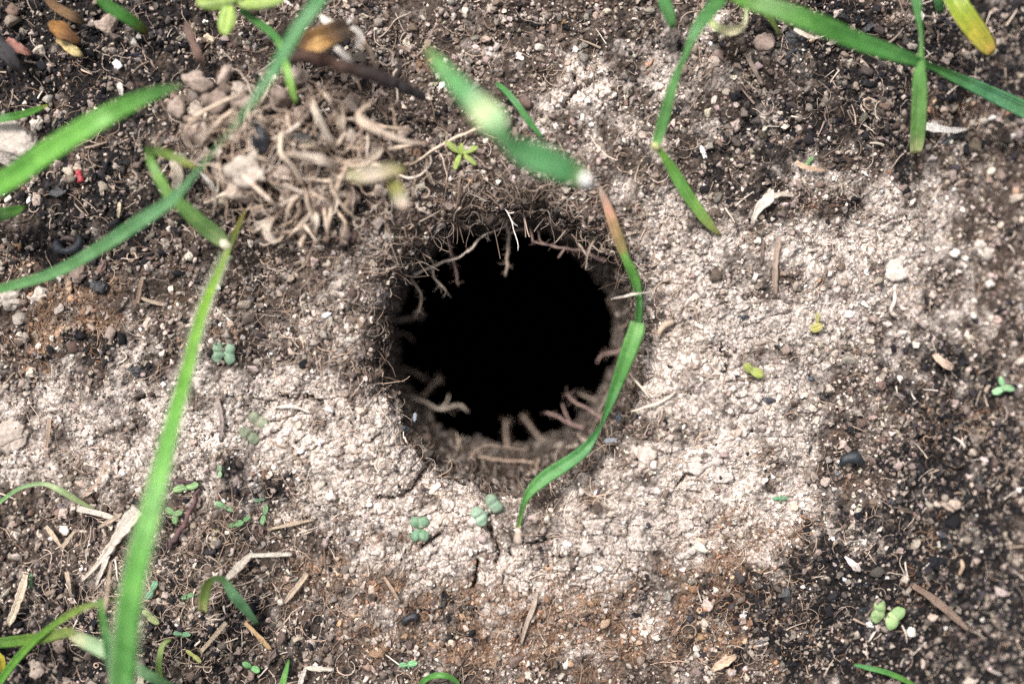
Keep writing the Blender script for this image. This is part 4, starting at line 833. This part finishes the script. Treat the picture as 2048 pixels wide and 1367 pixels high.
hole_root('thick blunt root hanging straight down from the top of the hole', [(1010, 444), (1018, 468), (1017, 500), (1012, 530), (1011, 553)], 7.0, RG, -50, [[(1018, 468), (1034, 460), (1050, 458)]], 3)
hole_root('pinkish root hanging at the hole\'s upper left, crossed by the long arching root', [(898, 492), (906, 518), (913, 545), (917, 572)], 5.5, RP, -45, seed=4)
hole_root('thin kinked root left of the pinkish hanging root', [(858, 512), (866, 528), (867, 552), (878, 566), (893, 583)], 4.0, (.42, .35, .29), -20, seed=5)
hole_root('wavy root dropping along the left wall of the hole', [(828, 566), (840, 586), (841, 606), (834, 626)], 4.6, RG, -30, seed=6)
hole_root('short blunt root stub pointing right from the left wall', [(790, 641), (820, 636), (852, 630)], 6.4, (.40, .31, .27), -10, seed=7)
hole_root('dim root pair below the blunt stub on the left wall', [(790, 668), (798, 690)], 5.0, RC, -20, [[(790, 668), (812, 668), (830, 684)]], 8)
hole_root('pinkish level root with short prongs under the top right edge of the hole', [(1176, 506), (1160, 500), (1130, 496), (1098, 490), (1066, 484)], 5.8, RP, 10, [[(1130, 496), (1122, 508), (1116, 516)], [(1066, 484), (1062, 466), (1060, 452)], [(1098, 490), (1080, 482), (1076, 460)]], 9)
hole_root('forked root hanging at the upper right of the hole', [(1200, 462), (1184, 490), (1174, 512), (1171, 540)], 6.0, RG, -20, [[(1174, 512), (1160, 492), (1150, 478)], [(1184, 490), (1200, 504), (1212, 500)]], 10)
hole_root('grey root loop along the hole\'s top right wall', [(1092, 440), (1106, 452), (1128, 462), (1150, 480), (1166, 488)], 5.0, RC, -15, seed=11)
hole_root('thin pale root pointing left below the dry grass tip', [(1226, 458), (1200, 464), (1170, 474)], 2.6, (.52, .44, .38), 10, seed=12)
hole_root('pink bent root on the right wall behind the bowed grass blade', [(1250, 700), (1228, 704), (1206, 708)], 5.0, RP, -8, [[(1206, 708), (1199, 717), (1194, 727)]], 13)
hole_root('long curved root with a stub across the lower left wall', [(806, 782), (845, 803), (880, 817), (905, 812), (922, 810), (938, 824)], 5.0, (.42, .35, .29), -10, [[(880, 817), (893, 806), (898, 788)]], 14)
hole_root('dim thick root on the left wall above the curved root', [(798, 732), (826, 744), (856, 760)], 6.5, RC, -15, seed=15)
hole_root('short stub pointing up right from the lower left wall', [(858, 778), (870, 764), (882, 752)], 5.0, RC, -15, seed=16)
hole_root('upright blunt stub at the bottom of the hole', [(1014, 886), (1013, 864), (1012, 840)], 6.0, RC, -15, seed=17)
hole_root('leaning root stub right of the upright stub at the hole bottom', [(1078, 872), (1058, 848), (1042, 828)], 5.5, RC, -15, seed=18)
hole_root('reddish blunt root reaching left from the lower right wall', [(1178, 862), (1142, 846), (1112, 832), (1090, 824)], 5.2, (.31, .215, .19), -10, [[(1142, 846), (1132, 828), (1124, 806)]], 19)
hole_root('reddish root above the others on the lower right wall', [(1208, 840), (1172, 816), (1152, 806), (1134, 787)], 4.8, (.32, .225, .195), -10, seed=20)
hole_root('short pale root under the bowed blade on the lower right wall', [(1210, 802), (1186, 797), (1158, 788)], 4.2, RG, -8, seed=21)
hole_root('dim long root rising behind the bowed blade', [(1180, 868), (1196, 832), (1218, 780)], 4.8, (.30, .23, .19), -10, seed=22)
hole_root('small pale spur at the lower right wall', [(1152, 890), (1134, 893), (1118, 886)], 4.2, (.48, .40, .33), -6, seed=23)
hole_root('long straight brown stick lying across the bottom slope of the hole', [(906, 908), (960, 914), (1030, 922), (1085, 927)], 5.2, (.46, .34, .26), 0, seed=24)
hole_root('forked thin root at the lower left slope above the long stick', [(912, 908), (918, 890), (922, 874)], 3.4, (.42, .34, .27), 6, [[(918, 890), (914, 872), (912, 864)]], 25)
hole_root('thin root crossing the bottom slope beneath the upright stub', [(930, 925), (960, 895), (1000, 893), (1050, 900)], 3.6, (.28, .21, .17), -4, seed=26)
hole_root('branched bone-white rootlet hanging over the top edge of the hole', [(1001, 413), (1015, 425), (1022, 440), (1027, 458), (1033, 478), (1035, 488), (1036, 501)], 2.0, (.80, .74, .68), 4, [[(1015, 425), (1024, 426), (1030, 423)], [(1022, 440), (1030, 449), (1036, 453)], [(1001, 413), (996, 417), (990, 418)]], 27, z=-4)
# fine hair matted on the wall and lip
n = 850
tt = rng.uniform(0, 6.2832, n); s0 = rng.uniform(-.1, 5.2, n); PH = np.zeros((n, 10, 3)); a = rng.normal(0, .8, n); ds_ = rng.normal(0, .22, n); sg = rng.uniform(-1, 1, n)
for i in range(10):
    a2 = tt + (i - 5) * (.015 * sg + .006 * np.sin(a + i * .7)) ; s2 = np.clip(s0 + ds_ * i + .12 * np.sin(i * .8 + a * 3), 0.02, 6.4)
    wu, wv, wz = wall(a2, s2); rr_ = np.hypot(wu - C1[0], wv - C1[1]); off = (3 + 4 * np.abs(np.sin(i * .5 + a * 5))) / rr_
    PH[:, i] = np.column_stack([wu - (wu - C1[0]) * off, wv - (wv - C1[1]) * off, wz + 2])
hairs('burrow_root_hairs', 'fine root hairs matted over the burrow wall and lip', PH, np.clip(1.05 * np.exp(rng.normal(0, .45, n)), .5, 3.2), HB[rng.integers(0, 6, n)] * np.exp(rng.normal(-.7, .35, n))[:, None])  # hair colour lowered too, as part of the burrow's painted shade
n = 120
tt = rng.normal(math.radians(88), .62, n); PH = np.zeros((n, 12, 3)); lead = rng.uniform(.05, .26, n) * rng.choice([-1, 1], n); q0 = rng.uniform(-14, 34, n); dr = rng.normal(0, 30, n)
for i in range(12):
    f = i / 11; th2 = tt + (f - .5) * lead; rr_ = rimR(th2) + q0 + dr * (f - .5) * 2 + 5 * np.sin(f * (4 + 5 * np.sin(q0)) + q0 * 7)
    uu = C0[0] + rr_ * np.cos(th2); vv = C0[1] - rr_ * np.sin(th2); zz = np.where(rr_ > rimR(th2), G(uu, vv), -46) + 6 + 5 * np.sin(f * 3.14)
    PH[:, i] = np.column_stack([uu, vv, zz])
hairs('lip_root_mat', 'mat of fine roots bridging the upper lip of the burrow', PH, np.clip(1.0 * np.exp(rng.normal(0, .45, n)), .5, 2.8), HB[rng.integers(0, 6, n)] * np.exp(rng.normal(-.25, .35, n))[:, None])

# ---------------------------------------------------------------- clods, stones, charcoal
def rock(name, label, cat, px, py, rx, ry, rz, col, mat=None, ang=0.0, h=None, seed=0, sub=4, rough=.30, parent=None, smooth=True, group=None):
    co, fa = lump(seed + 400, sub, rough, 1.0, 9 if mat is M_CHAR else 4); r = np.random.default_rng(seed)
    nz = fbm(co[:, 0] * 3 + seed, co[:, 1] * 3 + co[:, 2] * 2.3, 4, seed); co = co * (1 + .24 * nz + .11 * perlin(co[:, 0] * 9 + co[:, 2] * 5, co[:, 1] * 9 - co[:, 2] * 4, seed + 3))[:, None]
    p = lift(px, py, (rz * .15 if h is None else h)); x, y = co[:, 0] * rx, co[:, 1] * ry
    V = np.column_stack([p[0] + x * math.cos(ang) - y * math.sin(ang), p[1] - (x * math.sin(ang) + y * math.cos(ang)), p[2] + co[:, 2] * rz])
    col = tuple(c * (.82 if col[0] > .45 else 1.0) for c in col)
    C = np.tile(col, (len(V), 1)) * np.exp(.25 * perlin(V[:, 0] / 9, V[:, 1] / 9 + V[:, 2] / 9, seed) + .12 * nz)[:, None]
    o = mesh_obj(name, V, [tuple(x) for x in fa], mat or M_CLOD, parent=parent, loc=None if parent is not None else p, cols=C, smooth=smooth)
    return o if parent is not None else tag(o, label, cat, group)
CP = (.55, .48, .42); CB = (.26, .20, .165)
def clod(label, *a, **k): return rock('soil_clod', label, 'clod', *a, **k)
def stone(label, *a, **k): return rock('pebble', label, 'pebble', *a, **k)
def coal(label, *a, **k): return rock('charcoal_piece', label, 'charcoal', *a, mat=M_CHAR, smooth=False, sub=3, **k)
clod('large pale cracked clod at the left edge under the broad bright blade', 22, 284, 58, 48, 30, (.52, .46, .41), seed=1)
clod('pale clod attached to the right of the large clod at the left edge', 74, 250, 18, 20, 16, (.54, .48, .42), seed=2)
clod('big angular cream clod held in the root clod', 503, 338, 50, 38, 26, (.50, .43, .37), seed=3, h=52, rough=.5)
clod('lower lobe of cream soil beside the big angular clod', 476, 388, 36, 24, 22, (.38, .31, .255), seed=4, h=36)
clod('grey pale clod at the left edge below the bluish blade', 22, 598, 34, 26, 20, (.50, .44, .39), seed=5)
clod('round pale clod right of the grey clod at the left edge', 78, 592, 26, 22, 18, (.52, .45, .40), seed=6)
clod('broad flat pale clod on the left edge below the ash', 26, 868, 44, 46, 14, (.46, .39, .34), seed=7)
clod('brown lumpy clod below the curled charcoal', 160, 545, 24, 30, 20, (.20, .155, .13), seed=8)
clod('rounded tan clod in the dark soil near the top left', 216, 52, 26, 26, 20, (.30, .235, .20), seed=9)
clod('whitest crusty clod on the pale rim right of the hole', 1408, 918, 46, 32, 12, (.58, .51, .465), seed=10)
clod('second white crust clod just below the whitest one', 1436, 950, 42, 26, 10, (.58, .51, .465), seed=11, ang=-.4)
clod('pale clod on the right rim between blade and crust', 1285, 910, 28, 22, 10, (.58, .50, .44), seed=12)
clod('low pale clod in the bright patch far right', 1795, 545, 50, 30, 14, (.62, .54, .48), seed=13)
clod('pale lump on the blurred slope right of the bright patch', 1962, 500, 28, 24, 20, (.58, .51, .45), seed=14)
clod('tan lump on dark soil near the lower right edge', 1905, 1010, 26, 22, 18, (.34, .27, .225), seed=15)
clod('pale brown clod beneath the ring-curled sheath', 1530, 90, 30, 34, 14, (.24, .185, .16), seed=16)
clod('two-tone tan clod under the kinked grass plant', 1424, 130, 24, 22, 14, (.40, .33, .285), seed=17)
clod('round brown clod at the bottom left corner', 74, 1336, 20, 22, 18, (.36, .295, .25), seed=18)
clod('ribbed brown clod right of the bottom left corner under the bent blade', 118, 1292, 22, 16, 16, (.22, .17, .145), seed=19)
stone('white oval pebble at the bottom edge right of centre', 1132, 1325, 12, 17, 10, (.74, .66, .58), seed=30)
stone('white chalky chip on dark soil right of the kinked grass plant', 1407, 303, 9, 19, 8, (.82, .82, .80), seed=31, ang=.15)
stone('upper white pebble in the row of three on the right slope', 1804, 664, 10, 8, 8, (.74, .69, .63), seed=32)
stone('middle white pebble in the row of three on the right slope', 1816, 678, 10, 9, 8, (.74, .68, .61), seed=33)
stone('lower larger pebble in the row of three on the right slope', 1831, 690, 11, 10, 9, (.62, .56, .50), seed=34)
stone('pale round pebble between leaflet and bright patch on the right', 1672, 676, 13, 12, 10, (.60, .51, .46), seed=35)
stone('bright speck of quartz on black ash in the lower right', 1688, 1157, 5, 5, 5, (.85, .88, .92), seed=36)
stone('white pebble with a brown side near the charcoal in the lower right', 1488, 1228, 10, 10, 8, (.76, .70, .66), seed=37)
stone('tan pebble near the leaflets at the bottom left', 318, 1143, 9, 9, 8, (.58, .46, .37), seed=38)
stone('pinkish pebble right of the tall blade near the bottom', 332, 1190, 12, 10, 9, (.46, .37, .325), seed=39)
stone('yellowish pebble under the dark bark strip at the top', 420, 78, 13, 12, 10, (.54, .46, .34), seed=40)
stone('round pale pebble left of the large dark twig tip', 880, 180, 8, 8, 7, (.62, .54, .47), seed=41)
stone('cream pebble near the top edge above the dark twig', 930, 24, 9, 12, 8, (.68, .62, .52), seed=42)
stone('round pinkish pebble beside the white specks top centre', 1212, 65, 12, 12, 10, (.46, .37, .335), seed=43)
stone('tan pebble in dark soil at the lower right by the pale seedling', 1862, 1234, 14, 12, 10, (.44, .35, .30), seed=44)
tag(rock('berry', None, None, 157, 347, 14, 20, 12, (.36, .045, .055), seed=50, sub=3, mat=M_CHAR), 'small crimson berry on dark soil at the left', 'berry')
# curled charcoal = bent flattened tube
def curl(label, pts, col=(.018, .02, .027), seed=0): return tag(gtube('charcoal_curl', pts, col, M_CHAR, jit=.6, seed=seed), label, 'charcoal')
curl('curled black charcoal ring above the bluish blade at the left', [(114, 478, 12, 6), (114, 494, 18, 9), (130, 502, 20, 10), (150, 496, 20, 10), (159, 482, 18, 8), (154, 470, 12, 4)], (.02, .024, .034), 1)
curl('thin dark curl inside the charcoal ring', [(120, 480, 16, 3), (130, 475, 20, 5), (146, 478, 20, 5), (152, 488, 14, 3)], (.10, .07, .065), 2)
curl('black crescent charcoal on ash right of the pale crust', [(1682, 930, 10, 5), (1692, 918, 20, 10), (1712, 915, 22, 11), (1728, 926, 12, 6)], (.022, .027, .034), 3)
curl('charred black curl on the soil below the hole', [(806, 1248, 8, 4), (812, 1238, 16, 7), (826, 1232, 18, 7), (836, 1236, 12, 4)], (.025, .025, .03), 4)
coal('black charcoal log near the top edge right of the kinked plant', 1672, 28, 34, 13, 12, (.022, .021, .024), ang=-.5, seed=60)
coal('black charcoal piece touching the long sloping blade from below', 1738, 56, 15, 9, 10, (.03, .032, .04), ang=.5, seed=61)
coal('wide black charcoal slab under the pale sheath', 1592, 76, 36, 22, 8, (.016, .015, .017), ang=.35, seed=62)
coal('thin black charcoal sliver below the charcoal slab', 1578, 108, 28, 8, 8, (.04, .038, .042), ang=.4, seed=63)
coal('blue-black charcoal splinter below the white chip at top right', 1884, 286, 32, 8, 8, (.07, .075, .085), ang=.62, seed=64)
coal('black charcoal chunk buried in the root clod above the cream clod', 520, 268, 26, 44, 22, (.016, .017, .022), ang=.1, seed=65, h=52)
coal('second charred lump in the root clod right of the black chunk', 605, 278, 36, 22, 14, (.014, .013, .013), seed=66, h=40)
coal('upright black charcoal stick on pale soil right of the whitest clod', 1618, 896, 7, 18, 8, (.022, .026, .034), seed=67)
coal('blue-grey charcoal flake under the black crescent', 1676, 946, 9, 7, 6, (.10, .12, .14), seed=68)
coal('small black charcoal sliver on pale soil right of the hole', 1484, 634, 18, 7, 6, (.022, .026, .034), ang=.25, seed=69)
coal('flat dark charcoal flake below the folded yellow leaf pair', 1540, 800, 22, 9, 5, (.035, .037, .047), seed=70)
coal('tiny navy charcoal bit right of the folded yellow leaf pair', 1624, 756, 9, 6, 5, (.05, .062, .08), seed=71)
coal('charred grey splinter on the slope below three white pebbles', 1740, 776, 26, 9, 7, (.055, .047, .047), ang=-.6, seed=72)
coal('dark round charcoal lump on ash near the bottom right', 1572, 1188, 17, 22, 12, (.03, .03, .033), seed=73)
coal('black charcoal stick pointing at the pale seedling in the lower right', 1722, 1222, 22, 7, 7, (.016, .02, .026), ang=.5, seed=74)
coal('black charcoal splinter upright on ash in the right lower slope', 1784, 1008, 8, 20, 7, (.022, .026, .036), ang=.2, seed=75)
coal('oval grey charcoal lump near the bottom right', 1520, 1284, 14, 14, 10, (.05, .05, .055), seed=76)
coal('iridescent black flake stuck on the lower right lip beside the blade', 1235, 835, 9, 16, 7, (.03, .036, .045), ang=-.3, seed=77)
coal('silvery charred flake on the lip just below the iridescent flake', 1216, 880, 18, 8, 5, (.16, .17, .19), ang=.35, seed=78)
coal('bluish ash flake on the lower left lip of the hole', 829, 832, 5, 14, 5, (.20, .23, .27), seed=79)
coal('black ash lump beside the bluish flake on the lower left lip', 810, 857, 10, 10, 7, (.03, .032, .04), seed=80)
coal('black charcoal patch piece left of the tall blade on ash', 270, 740, 26, 14, 6, (.018, .018, .02), seed=81)
coal('black charcoal lump at left below the brown clod', 198, 570, 20, 24, 12, (.014, .014, .018), seed=82)
coal('charcoal bit on pale crust under the second white clod', 1296, 1048, 8, 9, 6, (.02, .02, .027), seed=83)
coal('dark charcoal cube right of the white fleck in the upper left', 274, 114, 18, 17, 12, (.022, .022, .03), seed=84)
coal('black charcoal lump below the crimson berry', 118, 378, 24, 20, 12, (.014, .014, .017), seed=85)
coal('charcoal lump at the right slope near the mint seedling', 1960, 960, 16, 14, 10, (.014, .014, .016), seed=86)
coal('dark grey charcoal lump near the lower right corner edge', 1878, 1068, 18, 12, 10, (.03, .034, .044), seed=87)

# ---------------------------------------------------------------- the root clod: soil lumps and dry grass roots
rc = thing('root_clod', 'upturned clod of pale dry grass roots and soil above left of the hole', 'root clod', lift(600, 320, 0))
main = [[(614, 191), (630, 218), (643, 246), (660, 282), (663, 299)], [(748, 200), (718, 228), (734, 248), (798, 279), (857, 288)], [(740, 249), (790, 256), (828, 261)], [(575, 229), (581, 255), (616, 264)], [(564, 264), (561, 305), (587, 334), (608, 372)],
        [(564, 308), (616, 311), (652, 323), (678, 342)], [(657, 317), (716, 328), (754, 305), (766, 284)], [(608, 355), (666, 361), (716, 337)], [(725, 343), (748, 347), (770, 352)], [(608, 381), (578, 414), (570, 455)], [(628, 416), (596, 455), (572, 478)],
        [(625, 419), (630, 440), (627, 470)], [(663, 416), (658, 440), (653, 470)], [(552, 431), (540, 446), (534, 466), (552, 482), (570, 468)], [(554, 430), (526, 448), (502, 463)], [(376, 243), (417, 217), (464, 194), (492, 186)], [(487, 352), (534, 396), (556, 412)],
        [(733, 302), (706, 296), (676, 300)], [(684, 200), (683, 246), (692, 278)], [(649, 188), (660, 202), (666, 220)], [(505, 230), (524, 238), (540, 248)], [(770, 300), (812, 292), (857, 286)], [(700, 258), (680, 282), (664, 300)], [(694, 330), (676, 372), (668, 416)], [(640, 300), (618, 292), (596, 296)],
        [(590, 392), (600, 420), (588, 452)], [(675, 420), (690, 446), (684, 478)], [(610, 470), (600, 490), (616, 500)], [(720, 250), (700, 238), (672, 250)], [(760, 286), (740, 276), (704, 284)]]
wh = {0, 5, 8, 11, 13, 14}
def inside(x, y): return ((x - 600) / 260) ** 2 + ((y - 320) / 185) ** 2 < 1 and not ((x - 1020) ** 2 + (y - 697) ** 2 < 345 ** 2)
for i, L in enumerate(main):
    h0 = 46 + 26 * math.sin(i * 1.7); c = (.60, .52, .44) if i in wh else [(.50, .40, .31), (.56, .45, .36), (.44, .34, .26)][i % 3]
    r0 = 6.4 if i in wh else 4.4 + 1.0 * math.sin(i * 2.1)
    if i in wh or i in (1, 6, 18):
        strip('dry_sheath', [(p[0], p[1], h0 + 12 + 26 * math.sin(3.14 * k / (len(L) - 1)) - (8 if k in (0, len(L) - 1) else 0), [6, 15, 17, 12, 5, 3][min(5, k if len(L) > 3 else k * 2 - (k == 2))], .5 * math.sin(i + k)) for k, p in enumerate(L)], [(0, (.40, .31, .24)), (.4, c), (.8, (.56, .47, .39)), (1, (.42, .30, .23))], M_STRAW, rc, 2.5, .4, .12)
        continue
    gtube('root', [(p[0], p[1], h0 + 22 * math.sin(3.14 * k / (len(L) - 1)) - (6 if k in (0, len(L) - 1) else 0), r0 * (1 - .62 * k / len(L))) for k, p in enumerate(L)], c, M_ROOT, rc, .6, i)
rr = random.Random(5); k = 0
while k < 66:
    x, y = rr.gauss(640, 90), rr.gauss(350, 80)
    if k % 4 == 3: x, y = rr.uniform(360, 560), rr.uniform(140, 320)
    if not inside(x, y): continue
    a = math.atan2(y - 330, x - 650) + rr.gauss(0, .9); cu = rr.gauss(0, .012); L = []; hh = rr.uniform(20, 78); ln = rr.uniform(45, 130); rw = rr.choice([1.5, 1.9, 2.2, 2.6, 3.0, 4.6])
    for j in range(6):
        L.append((x, y, hh + 14 * math.sin(j * .63) - (10 if j in (0, 5) else 0), rw * (1 - .13 * j))); a += cu * ln / 5 + rr.gauss(0, .18); x += math.cos(a) * ln / 5; y += math.sin(a) * ln / 5
    if not inside(x, y): continue
    gtube('root', L, rr.choice([(.46, .36, .28), (.56, .46, .37), (.34, .25, .19), (.66, .57, .49), (.42, .31, .22), (.60, .48, .38)]), M_ROOT, rc, .5, 50 + k, 6); k += 1
for i, (x, y, a, b, c, h) in enumerate([(395, 165, 36, 24, 24, 30), (450, 150, 30, 20, 22, 36), (430, 200, 40, 26, 26, 40), (490, 210, 30, 22, 22, 40), (410, 260, 38, 28, 24, 34), (470, 275, 28, 34, 22, 36), (360, 215, 24, 30, 20, 24), (560, 350, 34, 26, 20, 22), (700, 390, 34, 22, 18, 18), (640, 400, 40, 26, 20, 20), (720, 290, 32, 22, 18, 22), (560, 200, 32, 26, 22, 30), (600, 160, 34, 22, 20, 24), (700, 210, 30, 24, 18, 18), (690, 470, 26, 20, 14, 12), (520, 420, 30, 22, 16, 18), (440, 340, 26, 22, 16, 22)]):
    rock('soil_lump', None, None, x, y, a, b, c + 4, [(.30, .24, .205), (.36, .29, .25), (.22, .17, .145)][i % 3], seed=200 + i, h=h, parent=rc, sub=3, ang=i)
rq = random.Random(11); k = 0
while k < 80:
    x, y = rq.gauss(590, 110), rq.gauss(320, 85)
    if k % 2: x, y = rq.gauss(430, 50), rq.gauss(225, 50)
    if not inside(x, y): continue
    a = rq.uniform(10, 24); rock('soil_lump', None, None, x, y, a, a * rq.uniform(.6, .95), a * .8, rq.choice([(.30, .235, .20), (.20, .155, .13), (.12, .09, .075), (.40, .33, .28), (.46, .385, .33)]), seed=300 + k, h=rq.uniform(8, 40), parent=rc, sub=3, ang=k); k += 1
n = 260
u = rng.normal(600, 115, n); v = rng.normal(320, 85, n); PH = hair_paths(u, v, rng.uniform(40, 120, n), 10, .4, 4); PH[..., 2] += rng.uniform(10, 60, n)[:, None]
V, f = tubes(PH, np.linspace(1, .5, 10)[None] * np.clip(1.3 * np.exp(rng.normal(0, .35, n)), .6, 3)[:, None], 4)
tag(mesh_obj('root_hair', V, f, M_HAIR, parent=rc, cols=np.repeat(HB[rng.integers(0, 6, n)] * 1.05, 40, axis=0)), kind='stuff')
for o in EMPTIES:
    if '_w' in o: del o['_w']
